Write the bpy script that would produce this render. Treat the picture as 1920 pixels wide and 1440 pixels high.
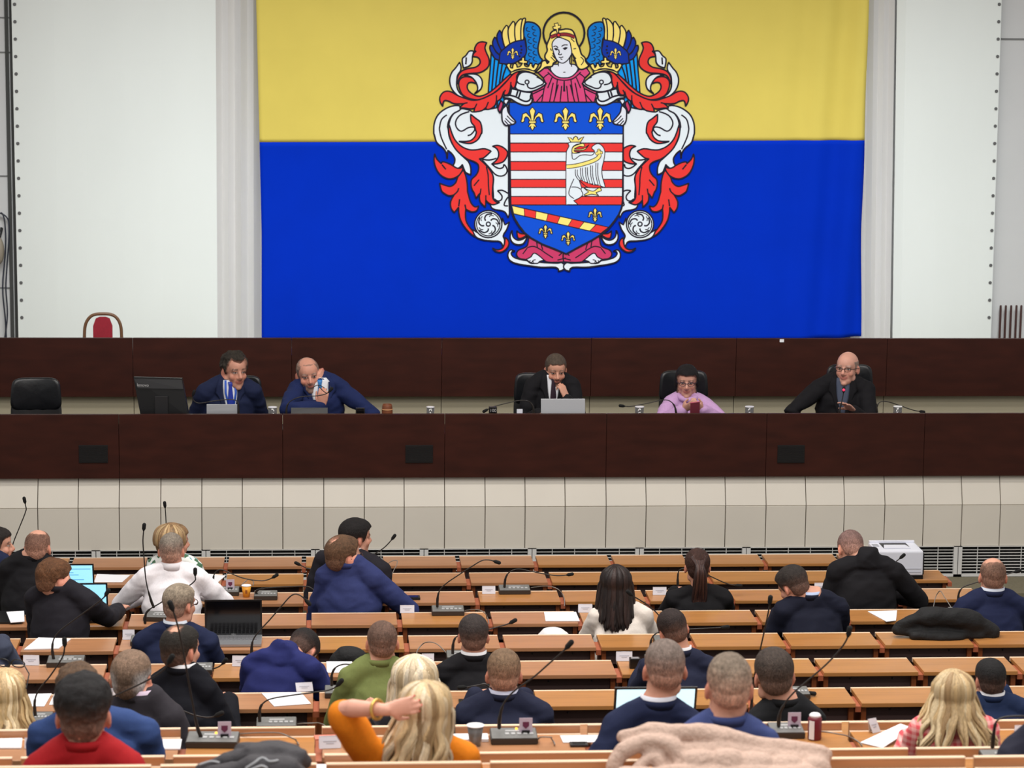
import bpy, bmesh, math, random
from mathutils import Vector, Matrix, Quaternion, noise
from mathutils.bvhtree import BVHTree
from mathutils.geometry import tessellate_polygon
random.seed(7)
SC = bpy.context.scene
COL = SC.collection
for o_ in list(bpy.data.objects):
    bpy.data.objects.remove(o_)

# ------------------------------------------------------------------ camera
FPX = 4946.15
YAW, PIT, ROL = 0.0725999, 0.1620654, 0.0112004
CAMZ = 0.75 + 4.37324
cy_, sy_, cp_, sp_ = math.cos(YAW), math.sin(YAW), math.cos(PIT), math.sin(PIT)
FW = Vector((sy_ * cp_, cy_ * cp_, -sp_))
R0 = Vector((cy_, -sy_, 0)); U0 = R0.cross(FW)
RT = R0 * math.cos(ROL) + U0 * math.sin(ROL)
UP = -R0 * math.sin(ROL) + U0 * math.cos(ROL)
CAM = Vector((0, 0, CAMZ))
cd = bpy.data.cameras.new('camera'); cam = bpy.data.objects.new('camera', cd); COL.objects.link(cam)
cd.sensor_width = 36.0; cd.lens = FPX / 1920 * 36.0
cd.clip_start = 0.1; cd.clip_end = 200
M = Matrix((RT, UP, -FW)).transposed().to_4x4(); M.translation = CAM
cam.matrix_world = M
SC.camera = cam
cd.dof.use_dof = True; cd.dof.focus_distance = 17.5; cd.dof.aperture_fstop = 5.6
SC.view_settings.view_transform = 'Standard'; SC.view_settings.look = 'None'
SC.view_settings.exposure = 0.0; SC.view_settings.gamma = 1.0
SC.view_settings.use_curve_mapping = False

def ray(x, y):
    return FW + RT * ((x - 960) / FPX) - UP * ((y - 720) / FPX)
def at(x, y, Y):                       # point on the vertical plane at depth Y
    d = ray(x, y); return CAM + d * (Y / d.y)
def atz(x, y, z):                      # point on the horizontal plane at height z
    d = ray(x, y); return CAM + d * ((z - CAMZ) / d.z)
def ppm(Y):                            # pixels per metre near depth Y (room axis)
    return FPX / (Y * 1.016)

# ------------------------------------------------------------------ light
W = bpy.data.worlds.new('world'); SC.world = W; W.use_nodes = True
W.node_tree.nodes['Background'].inputs[0].default_value = (1.0, 0.97, 0.95, 1)
W.node_tree.nodes['Background'].inputs[1].default_value = 0.55
def area(name, loc, target, sx, sy, power, col=(1, 0.96, 0.92)):
    l = bpy.data.lights.new(name, 'AREA'); l.shape = 'RECTANGLE'; l.size = sx; l.size_y = sy
    l.energy = power; l.color = col
    o = bpy.data.objects.new(name, l); COL.objects.link(o); o.location = loc
    o.rotation_euler = (Vector(target) - Vector(loc)).to_track_quat('-Z', 'Y').to_euler()
    return o
for i_, y_ in enumerate((6.5, 10.0, 13.5, 17.0)):
    area('ceiling_lamp_or_wash', (1.2, y_, 8.6), (1.2, y_, 0), 9.0, 0.9, 360, (1.0, 0.96, 0.92))
lw_ = area('ceiling_lamp_or_wash', (2.2, 18.6, 8.5), (2.2, 24.9, 1.7), 10.0, 0.6, 104, (0.93, 0.99, 1.0)); lw_.data.spread = math.radians(45)  # added wall wash, beam narrowed so the flag darkens towards its top

# ------------------------------------------------------------------ materials
def lin(c):
    return tuple((v / 255 / 12.92) if v / 255 <= 0.04045 else ((v / 255 + 0.055) / 1.055) ** 2.4 for v in c)
MATS = {}
def mat(name, col, rough=0.6, metal=0.0, nscale=0, namp=0.0, stretch=(1, 1, 1), bump=0.0, spec=0.5, emit=None, estr=0, sheen=0.0, trans=0.0, attr=False, bscale=0):
    if name in MATS: return MATS[name]
    m = bpy.data.materials.new(name); m.use_nodes = True
    nt = m.node_tree; b = nt.nodes['Principled BSDF']
    c = lin(col) + (1,)
    b.inputs['Base Color'].default_value = c
    b.inputs['Roughness'].default_value = rough
    b.inputs['Metallic'].default_value = metal
    b.inputs['Specular IOR Level'].default_value = spec
    if sheen: b.inputs['Sheen Weight'].default_value = sheen
    if trans: b.inputs['Transmission Weight'].default_value = trans
    if emit:
        b.inputs['Emission Color'].default_value = lin(emit) + (1,); b.inputs['Emission Strength'].default_value = estr
    src = None
    if attr:
        a = nt.nodes.new('ShaderNodeAttribute'); a.attribute_name = 'Col'; src = a.outputs['Color']
        nt.links.new(src, b.inputs['Base Color'])
    if nscale:
        tc = nt.nodes.new('ShaderNodeTexCoord'); mp = nt.nodes.new('ShaderNodeMapping')
        mp.inputs['Scale'].default_value = stretch
        nt.links.new(tc.outputs['Object'], mp.inputs['Vector'])
        n = nt.nodes.new('ShaderNodeTexNoise'); n.inputs['Scale'].default_value = nscale; n.inputs['Detail'].default_value = 5
        nt.links.new(mp.outputs[0], n.inputs['Vector'])
        if namp:
            mx = nt.nodes.new('ShaderNodeMix'); mx.data_type = 'RGBA'; mx.blend_type = 'MULTIPLY'
            mx.inputs['Factor'].default_value = 1.0
            mr = nt.nodes.new('ShaderNodeMapRange')
            mr.inputs['From Min'].default_value = 0.25; mr.inputs['From Max'].default_value = 0.75
            mr.inputs['To Min'].default_value = 1 - namp; mr.inputs['To Max'].default_value = 1 + namp
            nt.links.new(n.outputs['Fac'], mr.inputs['Value'])
            if src: nt.links.new(src, mx.inputs[6])
            else: mx.inputs[6].default_value = c
            nt.links.new(mr.outputs[0], mx.inputs[7])
            nt.links.new(mx.outputs[2], b.inputs['Base Color'])
        if bump:
            n2 = n
            if bscale:
                n2 = nt.nodes.new('ShaderNodeTexNoise'); n2.inputs['Scale'].default_value = bscale; n2.inputs['Detail'].default_value = 4
                nt.links.new(mp.outputs[0], n2.inputs['Vector'])
            bp = nt.nodes.new('ShaderNodeBump'); bp.inputs['Strength'].default_value = bump; bp.inputs['Distance'].default_value = 0.01
            nt.links.new(n2.outputs['Fac'], bp.inputs['Height']); nt.links.new(bp.outputs[0], b.inputs['Normal'])
    MATS[name] = m
    return m
OAK = mat('orange_wood', (178, 126, 88), 0.30, nscale=5, namp=0.16, stretch=(0.5, 5, 5), spec=0.5)
OAKB = mat('orange_wood_tone_and_light', (180, 124, 70), 0.30, nscale=5, namp=0.16, stretch=(0.5, 5, 5), spec=0.5)  # yellower copy; its heavier use on the right paints in the light there
OAKS = mat('orange_wood_side', (140, 74, 36), 0.45, nscale=6, namp=0.2, stretch=(4, 4, 0.6))
EDGE = mat('wood_edge_highlight', (238, 208, 178), 0.4)  # bevel highlight of the desk edges, painted as a paler colour
LINK = mat('red_brown_wood', (168, 92, 62), 0.45)
SHELF = mat('dark_shelf_panel', (72, 52, 50), 0.7)
DARKW = mat('dark_mahogany', (55, 23, 15), 0.5, nscale=7, namp=0.3, stretch=(0.5, 1, 2), spec=0.25)
TILE = mat('beige_tile', (216, 210, 198), 0.55, nscale=2, namp=0.03)
JOINT = mat('tile_joint', (110, 102, 92), 0.9)
WALLM = mat('pale_wall', (208, 208, 208), 0.8, nscale=3, namp=0.02)
SHEET = mat('white_sheet', (230, 234, 230), 0.6, nscale=1.2, namp=0.025, stretch=(1, 1, 0.5))
SHEET_SHADE = mat('fold_shaded_sheet', (212, 210, 208), 0.65, nscale=3, namp=0.03, stretch=(3, 1, 0.2))  # greyer copy of the sheet; fold shade is put into its colour
CARPET = mat('olive_grey_carpet', (112, 106, 86), 0.95, nscale=60, namp=0.2)
BLACK = mat('black_plastic', (14, 14, 16), 0.4)
DARKV = mat('vent_dark', (10, 10, 11), 0.9)
WHITEM = mat('white_metal', (214, 214, 212), 0.4)
LEATHER = mat('black_leather', (18, 20, 24), 0.35, nscale=40, namp=0.1, bump=0.1)
MESHB = mat('black_mesh', (24, 24, 26), 0.7)
PAPER = mat('white_paper', (240, 240, 244), 0.7)
CARD = mat('white_card', (226, 228, 238), 0.6)
UNIT = mat('grey_unit_top', (112, 112, 110), 0.45)
UNITD = mat('dark_unit_side', (52, 44, 38), 0.5)
KEYS = mat('pale_grey_keys', (172, 172, 172), 0.5)
MICB = mat('mic_foam', (10, 10, 10), 0.9)
NECK = mat('gooseneck_metal', (44, 40, 38), 0.35, metal=0.3)
CABLE = mat('grey_cable', (128, 122, 116), 0.5)
LED = mat('amber_led', (255, 190, 60), 0.4, emit=(255, 180, 60), estr=2.0)
SILVER = mat('silver_metal', (176, 178, 182), 0.35, metal=0.6)
GLASSM = mat('clear_glass', (245, 245, 245), 0.05, trans=0.9)
SCREENB = mat('lit_blue_screen', (150, 215, 245), 0.3, emit=(150, 218, 250), estr=0.95)
SCREENK = mat('black_screen', (12, 12, 15), 0.15)
WOODC = mat('turned_wood', (116, 62, 32), 0.5, nscale=20, namp=0.25)

# ------------------------------------------------------------------ mesh helpers
def wloc(o):
    v = Vector((0, 0, 0))
    while o: v += o.location; o = o.parent
    return v
def new_mesh(name, bm, mats, parent=None, smooth=False):
    me = bpy.data.meshes.new(name); bm.to_mesh(me); bm.free()
    for m in (mats if isinstance(mats, (list, tuple)) else [mats]): me.materials.append(m)
    if smooth:
        me.polygons.foreach_set('use_smooth', [True] * len(me.polygons))
    o = bpy.data.objects.new(name, me); COL.objects.link(o)
    if parent:
        o.parent = parent
        me.transform(Matrix.Translation(-wloc(parent)))
    return o
def tag(o, label=None, cat=None, group=None, kind=None):
    if label: o['label'] = label
    if cat: o['category'] = cat
    if group: o['group'] = group
    if kind: o['kind'] = kind
    return o
def thing(name, label, cat, loc, group=None):
    o = bpy.data.objects.new(name, None); COL.objects.link(o); o.location = loc
    o.empty_display_size = 0.1
    return tag(o, label, cat, group)
def box(bm, lo, hi, mi=0, bev=0.0):
    lo = Vector(lo); hi = Vector(hi)
    r = bmesh.ops.create_cube(bm, size=1.0)
    for v in r['verts']:
        v.co = Vector(((lo[i] + hi[i]) / 2 + v.co[i] * (hi[i] - lo[i]) for i in range(3)))
    fs = {f for v in r['verts'] for f in v.link_faces}
    if bev:
        es = {e for v in r['verts'] for e in v.link_edges}
        rb = bmesh.ops.bevel(bm, geom=list(es), offset=bev, segments=2, affect='EDGES', profile=0.7)
        fs = set(rb['faces']) | {f for f in fs if f.is_valid}
    for f in fs: f.material_index = mi
    return r
def obox(bm, c, ax, ay, az, hx, hy, hz, mi=0, bev=0.0):
    """box centred at c with axes ax,ay,az (unit) and half sizes"""
    if ax.cross(ay).dot(az) < 0: ax = -ax
    r = bmesh.ops.create_cube(bm, size=2.0)
    vs = r['verts']
    fs = {f for v in vs for f in v.link_faces}
    for v in vs:
        p = v.co.copy(); v.co = c + ax * (p.x * hx) + ay * (p.y * hy) + az * (p.z * hz)
    bm.normal_update()
    if bev:
        es = {e for v in vs for e in v.link_edges}
        rb = bmesh.ops.bevel(bm, geom=list(es), offset=bev, segments=2, affect='EDGES', profile=0.7)
        fs = set(rb['faces']) | {f for f in fs if f.is_valid}
    for f in fs: f.material_index = mi
def tube(bm, pts, radii, side=None, seg=12, cap=True, mi=0):
    """swept tube with per-point radius r or (a, b); a lies along the side axis"""
    pts = [Vector(p) for p in pts]; n = len(pts)
    rings = []; prev = Vector(side) if side is not None else None
    P = []; 
    for i in range(n):
        t = (pts[min(i + 1, n - 1)] - pts[max(i - 1, 0)])
        t = t.normalized() if t.length > 1e-9 else Vector((0, 0, 1))
        r = radii[i] if isinstance(radii, (list,)) else radii
        P.append((pts[i], t, r))
    seq = []
    if cap:
        for k in (75, 45, 20):
            p, t, r = P[0]; a, b = (r, r) if not isinstance(r, tuple) else r
            c, s = math.cos(math.radians(k)), math.sin(math.radians(k))
            seq.append((p - t * min(a, b) * s, t, (a * c, b * c)))
    for p, t, r in P: seq.append((p, t, r))
    if cap:
        for k in (20, 45, 75):
            p, t, r = P[-1]; a, b = (r, r) if not isinstance(r, tuple) else r
            c, s = math.cos(math.radians(k)), math.sin(math.radians(k))
            seq.append((p + t * min(a, b) * s, t, (a * c, b * c)))
    for p, t, r in seq:
        a, b = (r, r) if not isinstance(r, tuple) else r
        if prev is None:
            prev = Vector((1, 0, 0)) if abs(t.x) < 0.8 else Vector((0, 1, 0))
        u = prev - t * prev.dot(t)
        if u.length < 1e-6: u = t.orthogonal()
        u.normalize(); w = t.cross(u)
        if side is None: prev = u
        rings.append([bm.verts.new(p + u * (a * math.cos(2 * math.pi * j / seg)) + w * (b * math.sin(2 * math.pi * j / seg))) for j in range(seg)])
    for i in range(len(rings) - 1):
        for j in range(seg):
            f = bm.faces.new((rings[i][j], rings[i][(j + 1) % seg], rings[i + 1][(j + 1) % seg], rings[i + 1][j])); f.material_index = mi
    f = bm.faces.new(list(reversed(rings[0]))); f.material_index = mi
    f = bm.faces.new(rings[-1]); f.material_index = mi
def ball(bm, c, r, seg=16, rot=None, mi=0):
    r = (r, r, r) if not isinstance(r, (tuple, list)) else r
    q = bmesh.ops.create_uvsphere(bm, u_segments=seg, v_segments=max(6, seg // 2 + 2), radius=1.0)
    c = Vector(c)
    for v in q['verts']:
        p = Vector((v.co.x * r[0], v.co.y * r[1], v.co.z * r[2]))
        v.co = c + (rot @ p if rot else p)
    for f in {f for v in q['verts'] for f in v.link_faces}: f.material_index = mi
def lathe(bm, c, prof, seg=20, mi=0):
    c = Vector(c); rings = []
    for r, z in prof:
        rings.append([bm.verts.new(c + Vector((r * math.cos(2 * math.pi * j / seg), r * math.sin(2 * math.pi * j / seg), z))) for j in range(seg)])
    for i in range(len(rings) - 1):
        for j in range(seg):
            bm.faces.new((rings[i][j], rings[i][(j + 1) % seg], rings[i + 1][(j + 1) % seg], rings[i + 1][j])).material_index = mi
    bm.faces.new(list(reversed(rings[0]))).material_index = mi
    bm.faces.new(rings[-1]).material_index = mi
def prism(bm, poly, off, mi=0):
    """closed polygon (list of Vectors) extruded by the vector off"""
    a = [bm.verts.new(p) for p in poly]; b = [bm.verts.new(Vector(p) + off) for p in poly]
    n = len(a)
    bm.faces.new(a).material_index = mi; bm.faces.new(list(reversed(b))).material_index = mi
    for i in range(n):
        bm.faces.new((a[(i + 1) % n], a[i], b[i], b[(i + 1) % n])).material_index = mi
def remesh(bm, voxel, smooth=4, fac=0.5):
    me = bpy.data.meshes.new('tmp'); bm.to_mesh(me); bm.free()
    o = bpy.data.objects.new('tmp', me); COL.objects.link(o)
    m = o.modifiers.new('r', 'REMESH'); m.mode = 'VOXEL'; m.voxel_size = voxel
    if smooth:
        s = o.modifiers.new('s', 'SMOOTH'); s.iterations = smooth; s.factor = fac
    dg = bpy.context.evaluated_depsgraph_get()
    r = bpy.data.meshes.new_from_object(o.evaluated_get(dg))
    bpy.data.objects.remove(o); bpy.data.meshes.remove(me)
    return r
def finish(me, name, m, parent=None, smooth=True):
    me.name = name
    me.materials.clear()
    for k in (m if isinstance(m, (list, tuple)) else [m]): me.materials.append(k)
    if smooth: me.polygons.foreach_set('use_smooth', [True] * len(me.polygons))
    o = bpy.data.objects.new(name, me); COL.objects.link(o)
    if parent:
        o.parent = parent
        me.transform(Matrix.Translation(-wloc(parent)))
    return o
def sstep(a, b, x):
    t = max(0.0, min(1.0, (x - a) / (b - a))) if a != b else (1.0 if x >= a else 0.0)
    return t * t * (3 - 2 * t)
def setcol(me, cols):
    a = me.color_attributes.new('Col', 'FLOAT_COLOR', 'POINT')
    flat = []
    for c in cols: flat.extend((c[0], c[1], c[2], 1.0))
    a.data.foreach_set('color', flat)
def crom(pts, sub=5, closed=False, corner=None):
    """Catmull-Rom through 2D/3D points; sharp angles stay corners when corner (cosine) is given"""
    pts = [Vector(p) for p in pts]; n = len(pts); out = []
    def tan(i):
        if not closed and (i == 0 or i == n - 1): return Vector([0] * len(pts[0]))
        a, b, c = pts[(i - 1) % n], pts[i], pts[(i + 1) % n]
        d1, d2 = b - a, c - b
        if corner is not None and d1.length > 0 and d2.length > 0 and d1.normalized().dot(d2.normalized()) < corner:
            return Vector([0] * len(pts[0]))
        t = c - a
        if t.length < 1e-9: return t
        return t.normalized()
    for i in range(n if closed else n - 1):
        p0, p1 = pts[i], pts[(i + 1) % n]; L = (p1 - p0).length
        t0, t1 = tan(i) * L, tan((i + 1) % n) * L
        for k in range(sub):
            s = k / sub
            out.append(p0 * (2 * s ** 3 - 3 * s ** 2 + 1) + t0 * (s ** 3 - 2 * s ** 2 + s) + p1 * (-2 * s ** 3 + 3 * s ** 2) + t1 * (s ** 3 - s ** 2))
    if not closed: out.append(pts[-1])
    return out
def text_mesh(name, body, size, M4, m, parent=None, extr=0.0005):
    c = bpy.data.curves.new(name, 'FONT'); c.body = body; c.size = size; c.extrude = extr
    c.align_x = 'CENTER'; c.align_y = 'CENTER'
    o = bpy.data.objects.new('tmp', c); COL.objects.link(o)
    dg = bpy.context.evaluated_depsgraph_get()
    me = bpy.data.meshes.new_from_object(o.evaluated_get(dg))
    bpy.data.objects.remove(o); bpy.data.curves.remove(c)
    me.transform(M4)
    return finish(me, name, m, parent, smooth=False)
XA, YA, ZA = Vector((1, 0, 0)), Vector((0, 1, 0)), Vector((0, 0, 1))
ORD = ['zeroth', 'first', 'second', 'third', 'fourth', 'fifth', 'sixth', 'seventh', 'eighth', 'ninth', 'tenth', 'eleventh', 'twelfth', 'thirteenth', 'fourteenth', 'fifteenth', 'sixteenth', 'seventeenth', 'eighteenth', 'nineteenth', 'twentieth', 'twenty-first', 'twenty-second', 'twenty-third', 'twenty-fourth', 'twenty-fifth', 'twenty-sixth']
# ------------------------------------------------------------------ room
# rows of desks: far edge depth, table height, first gap x
DW = 0.56
YR = {k: 18.8798 - 0.92379 * (k - 1) for k in range(1, 9)}
ZR = {k: 0.75 + 0.09346 * (k - 1) for k in range(1, 9)}
X0 = dict(zip(range(1, 9), (0.42313, 0.44248, 0.44920, 0.47411, 0.48878, 0.50575, 0.52578, 0.53864)))
YR.update({9: 10.72, 10: 9.50, 11: 8.66})
for k_, (gx, gy) in {9: (597, 1365), 10: (1712, 1405), 11: (1820, 1421)}.items():
    p_ = at(gx, gy, YR[k_]); ZR[k_] = p_.z - 0.035; X0[k_] = p_.x
RFL = {k: ZR[k] - 0.75 for k in ZR}
ROWX = {1: 1700, 2: 1768, 3: 1832}        # right ends of the front rows in the picture
YW = 19.95                                # podium wall
YP = 19.98                                # podium front panel
YT = YW + 0.075
YRP = 22.2                                # rear bench panel
YB = 25.0                                 # back wall
ZDF = at(960, 777, YP).z - 0.91           # podium floor
ZRF = at(960, 635, YRP).z - 0.90          # rear tier floor
XL, XRR = -9.0, 13.0
def struct(name, bm, m):
    return tag(new_mesh(name, bm, m), kind='structure')
bm = bmesh.new()                          # stepped hall floor
ys = [YW + 0.02] + [YR[k] + 0.12 for k in range(2, 12)] + [5.0]
for i in range(11):
    zf = RFL[i + 1]
    box(bm, (XL, ys[i + 1], zf - 0.25 if i < 8 else zf - 0.7), (XRR, ys[i], zf))
struct('floor', bm, CARPET)
bm = bmesh.new(); box(bm, (XL, YT + 0.06, 0.0), (XRR, YRP + 0.05, ZDF)); box(bm, (XL, YRP + 0.05, 0.0), (XRR, YB, ZRF))
struct('floor_podium', bm, CARPET)
bm = bmesh.new(); box(bm, (XL, YB, 0), (XRR, YB + 0.15, 8.8)); struct('wall_back', bm, WALLM)
bm = bmesh.new(); box(bm, (XL, 4.0, 8.8), (XRR, YB + 0.15, 8.9)); struct('ceiling', bm, WALLM)
PLZ = at(1850, 1081, YW).z
bm = bmesh.new(); box(bm, (XL, YW - 0.55, 0.0), (XRR, YW + 0.02, PLZ)); struct('floor_plinth', bm, CARPET)
# lower tiled podium wall and its sloping upper band
zk = at(960, 950, YW).z; zb = at(960, 1028, YW).z
zt = at(960, 893, YT).z
seams = [70, 146, 223, 301, 378, 454, 530, 607, 683, 758, 834, 910, 985, 1060, 1137, 1212, 1287, 1361, 1437, 1512, 1584, 1660, 1733, 1805, 1877]
sx = [at(s, 930, YW).x for s in seams]
dx = (sx[-1] - sx[0]) / (len(sx) - 1)
sx = [sx[0] - dx * k for k in range(6, 0, -1)] + sx + [sx[-1] + dx * k for k in range(1, 6)]
bm = bmesh.new()
g = 0.0035
for a, b in zip(sx[:-1], sx[1:]):
    box(bm, (a + g, YW, zb), (b - g, YW + 0.04, zk - g), 0, 0.002)
    q = [Vector((a + g, YW, zk + g)), Vector((b - g, YW, zk + g)), Vector((b - g, YT, zt)), Vector((a + g, YT, zt))]
    prism(bm, q, Vector((0, 0.03, -0.03)))
box(bm, (sx[0], YW + 0.012, zb), (sx[-1], YW + 0.03, zk), 1)
prism(bm, [Vector((sx[0], YW + 0.012, zk)), Vector((sx[-1], YW + 0.012, zk)), Vector((sx[-1], YT + 0.012, zt)), Vector((sx[0], YT + 0.012, zt))], Vector((0, 0.02, -0.02)), 1)
bm.normal_update(); bmesh.ops.recalc_face_normals(bm, faces=bm.faces)
struct('wall_podium', bm, [TILE, JOINT])
# beige wall behind the podium seats
bm = bmesh.new()
za = at(960, 738, YRP + 0.06).z
s2 = [250, 547, 828, 1107, 1378, 1660]
x2 = [at(s, 760, YRP).x for s in s2]; d2 = (x2[-1] - x2[0]) / 5
x2 = [x2[0] - d2 * k for k in (3, 2, 1)] + x2 + [x2[-1] + d2 * k for k in (1, 2, 3)]
for a, b in zip(x2[:-1], x2[1:]): box(bm, (a + 0.003, YRP + 0.08, ZDF), (b - 0.003, YRP + 0.1, za + 0.2), 0)
box(bm, (x2[0], YRP + 0.1, ZDF), (x2[-1], YRP + 0.14, za + 0.2), 1)
struct('wall_rear_tier', bm, [mat('khaki_tile', (178, 170, 146), 0.6), JOINT])
bm = bmesh.new()                          # black recess behind the ventilation grilles
box(bm, (sx[0], YW + 0.05, PLZ), (sx[-1], YW + 0.09, zb)); struct('trim_1', bm, DARKV)

# ventilation grilles along the foot of the podium wall
mull = [180 - 201, 180, 387, 592, 793, 994, 1195, 1396, 1597, 1796]
mx = [at(s, 1035, YW).x for s in mull]
dm = (mx[-1] - mx[1]) / 8
mx = [mx[1] - dm * 2, mx[1] - dm] + [mx[1] + dm * k for k in range(0, 11)]
for i, (a, b) in enumerate(zip(mx[:-1], mx[1:])):
    t = thing('ventilation_grille', f'white slatted ventilation grille at the foot of the tiled wall, {ORD[i + 1]} from the left', 'grille', ((a + b) / 2, YW, PLZ), 'grilles under the tiled wall')
    bm = bmesh.new()
    a0, b0 = a + 0.003, b - 0.003
    box(bm, (a0, YW - 0.01, PLZ + 0.003), (a0 + 0.03, YW + 0.03, zb - 0.002)); box(bm, (b0 - 0.03, YW - 0.01, PLZ + 0.003), (b0, YW + 0.03, zb - 0.002))
    box(bm, (a0, YW - 0.01, PLZ + 0.003), (b0, YW + 0.03, PLZ + 0.022)); box(bm, (a0, YW - 0.01, zb - 0.005), (b0, YW + 0.03, zb - 0.002))
    new_mesh('frame', bm, WHITEM, t)
    bm = bmesh.new()
    n = 9
    for k in range(1, n):
        z = PLZ + 0.022 + (zb - PLZ - 0.03) * k / n
        box(bm, (a0, YW + 0.002, z - 0.0024), (b0, YW + 0.016, z + 0.0024))
    for k in range(1, 5):
        x = a0 + (b0 - a0) * k / 5 - 0.02 + 0.02 * k / 2.5
        box(bm, (x - 0.0025, YW - 0.002, PLZ + 0.02), (x + 0.0025, YW + 0.008, zb - 0.004))
    new_mesh('slats', bm, WHITEM, t)

# podium desk: long dark front, wooden work top
zpt, zpb = at(960, 776.5, YP).z, at(960, 895, YP).z
t = thing('podium_desk', 'long dark brown wooden podium desk across the hall above the tiled wall', 'desk', (2, YP + 0.3, ZDF))
ps = [223, 530, 834, 1137, 1437, 1733]
px_ = [at(s, 830, YP).x for s in ps]; dp = (px_[-1] - px_[0]) / 5
px_ = [px_[0] - dp * k for k in (3, 2, 1)] + px_ + [px_[-1] + dp * k for k in (1, 2)]
for a, b in zip(px_[:-1], px_[1:]):
    bm = bmesh.new(); box(bm, (a + 0.0015, YP, zpb), (b - 0.0015, YP + 0.04, zpt), 0, 0.003); new_mesh('front_panel', bm, DARKW, t)
bm = bmesh.new(); box(bm, (px_[0], YP + 0.041, zpt - 0.19), (px_[-1], YP + 0.48, zpt - 0.16)); new_mesh('work_top', bm, DARKW, t)
bm = bmesh.new(); box(bm, (px_[0], YP + 0.041, zpt - 0.4), (px_[-1], YP + 0.06, zpt - 0.191)); new_mesh('inner_rail', bm, DARKW, t)
for a in px_[1:-1]:
    bm = bmesh.new(); box(bm, (a - 0.02, YP + 0.20, ZDF), (a + 0.02, YP + 0.44, zpt - 0.191)); new_mesh('leg', bm, DARKW, t)
for (xa, xb) in ((148, 202), (760, 812), (1457, 1509)):
    bm = bmesh.new(); p0 = at(xa, 868, YP - 0.002); p1 = at(xb, 834.5, YP - 0.002)
    box(bm, (p0.x, YP - 0.006, p0.z), (p1.x, YP - 0.0005, p1.z), 0, 0.002)
    for k in range(1, 9):
        z = p0.z + (p1.z - p0.z) * k / 9; box(bm, (p0.x + 0.008, YP - 0.009, z - 0.004), (p1.x - 0.008, YP - 0.006, z + 0.004), 1)
    tag(new_mesh('speaker_grille', bm, [BLACK, DARKV], t), 'black louvred speaker grille')
# rear bench panel
zrt, zrb = at(960, 634.5, YRP).z, at(960, 743.5, YRP).z
t = thing('rear_bench_front', 'tall dark brown wooden bench front behind the podium seats', 'panelling', (2, YRP, ZDF))
for a, b in zip(x2[:-1], x2[1:]):
    bm = bmesh.new(); box(bm, (a + 0.0015, YRP, zrb), (b - 0.0015, YRP + 0.04, zrt), 0, 0.003); new_mesh('front_panel', bm, DARKW, t)
bm = bmesh.new(); box(bm, (x2[0], YRP + 0.042, zrt - 0.18), (x2[-1], YRP + 0.42, zrt - 0.15)); new_mesh('shelf_top', bm, DARKW, t)
bm = bmesh.new(); box(bm, (x2[0], YRP + 0.042, zrb), (x2[-1], YRP + 0.078, zrb + 0.03)); new_mesh('bottom_rail', bm, DARKW, t)
for a in x2[1:-1]:
    bm = bmesh.new(); box(bm, (a - 0.02, YRP + 0.14, ZRF), (a + 0.02, YRP + 0.4, zrt - 0.18)); new_mesh('bracket', bm, DARKW, t)

# ------------------------------------------------------------------ back wall dressing
YS = YB - 0.14
def sheet(name, label, pts_top, pts_bot, m, parent, wave):
    bm = bmesh.new(); nz = 2; V = []
    for (xt, xb, dy) in wave:
        a = at(xt, -60, YS); b = at(xb, 640, YS); a.y += dy; b.y += dy
        b.z = ZRF + 0.12
        V.append((bm.verts.new(a), bm.verts.new(b)))
    for i in range(len(V) - 1): bm.faces.new((V[i][0], V[i + 1][0], V[i + 1][1], V[i][1]))
    bm.normal_update(); r = bmesh.ops.solidify(bm, geom=bm.faces[:], thickness=0.004)
    bmesh.ops.recalc_face_normals(bm, faces=bm.faces)
    return new_mesh(name, bm, m, parent, smooth=False)
def eyelets(parent, xt, xb, n):
    for k in range(n):
        y = 8 + k * (620 / n); p = at(xt + (xb - xt) * y / 640, y, YS - 0.008)
        bm = bmesh.new(); bmesh.ops.create_cone(bm, cap_ends=True, segments=10, radius1=0.016, radius2=0.016, depth=0.004)
        bmesh.ops.transform(bm, matrix=Matrix.Translation(p) @ Matrix.Rotation(math.pi / 2, 4, 'X'), verts=bm.verts)
        new_mesh('eyelet', bm, mat('eyelet_grey', (96, 96, 96), 0.4), parent)
c = at(250, 600, YS)
t = thing('wall_sheet', 'white wall sheet left of the flag, dark eyelets along its left edge', 'sheet', (c.x, YS, ZRF), 'white sheets covering the back wall')
sheet('sheet', None, 0, 0, SHEET, t, [(20, 35, 0.0), (30, 44, 0.0), (100, 110, -0.012), (160, 168, 0.0), (230, 237, -0.008), (300, 305, 0.0), (404, 408, 0.0)])
eyelets(t, 27, 42, 19)
wv = [(403 + 12 * k, 406 + 12 * k * 0.97, (0.0, 0.05, 0.015, 0.06)[k % 4]) for k in range(12)]
t2 = thing('curtain', 'pleated curtain strip with fold shade painted grey between the left sheet and the flag', 'curtain', (at(450, 600, YS).x, YS, ZRF), 'curtain strips beside the flag')
sheet('cloth', None, 0, 0, SHEET_SHADE, t2, wv)
c = at(1780, 600, YS)
t = thing('wall_sheet', 'white wall sheet right of the flag, dark eyelets along its right edge', 'sheet', (c.x, YS, ZRF), 'white sheets covering the back wall')
sheet('sheet', None, 0, 0, SHEET, t, [(1684, 1676, 0.03), (1700, 1690, 0.0), (1760, 1748, -0.008), (1830, 1812, 0.0), (1880, 1858, 0.0)])
eyelets(t, 1874, 1853, 19)
wv = [(1600 + 10 * k, 1596 + 9.4 * k, 0.02 + (0.0, 0.035, 0.01, 0.04)[k % 4]) for k in range(9)]
t2 = thing('curtain', 'pleated curtain strip with fold shade painted grey between the flag and the right sheet', 'curtain', (at(1650, 600, YS).x, YS, ZRF), 'curtain strips beside the flag')
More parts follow.
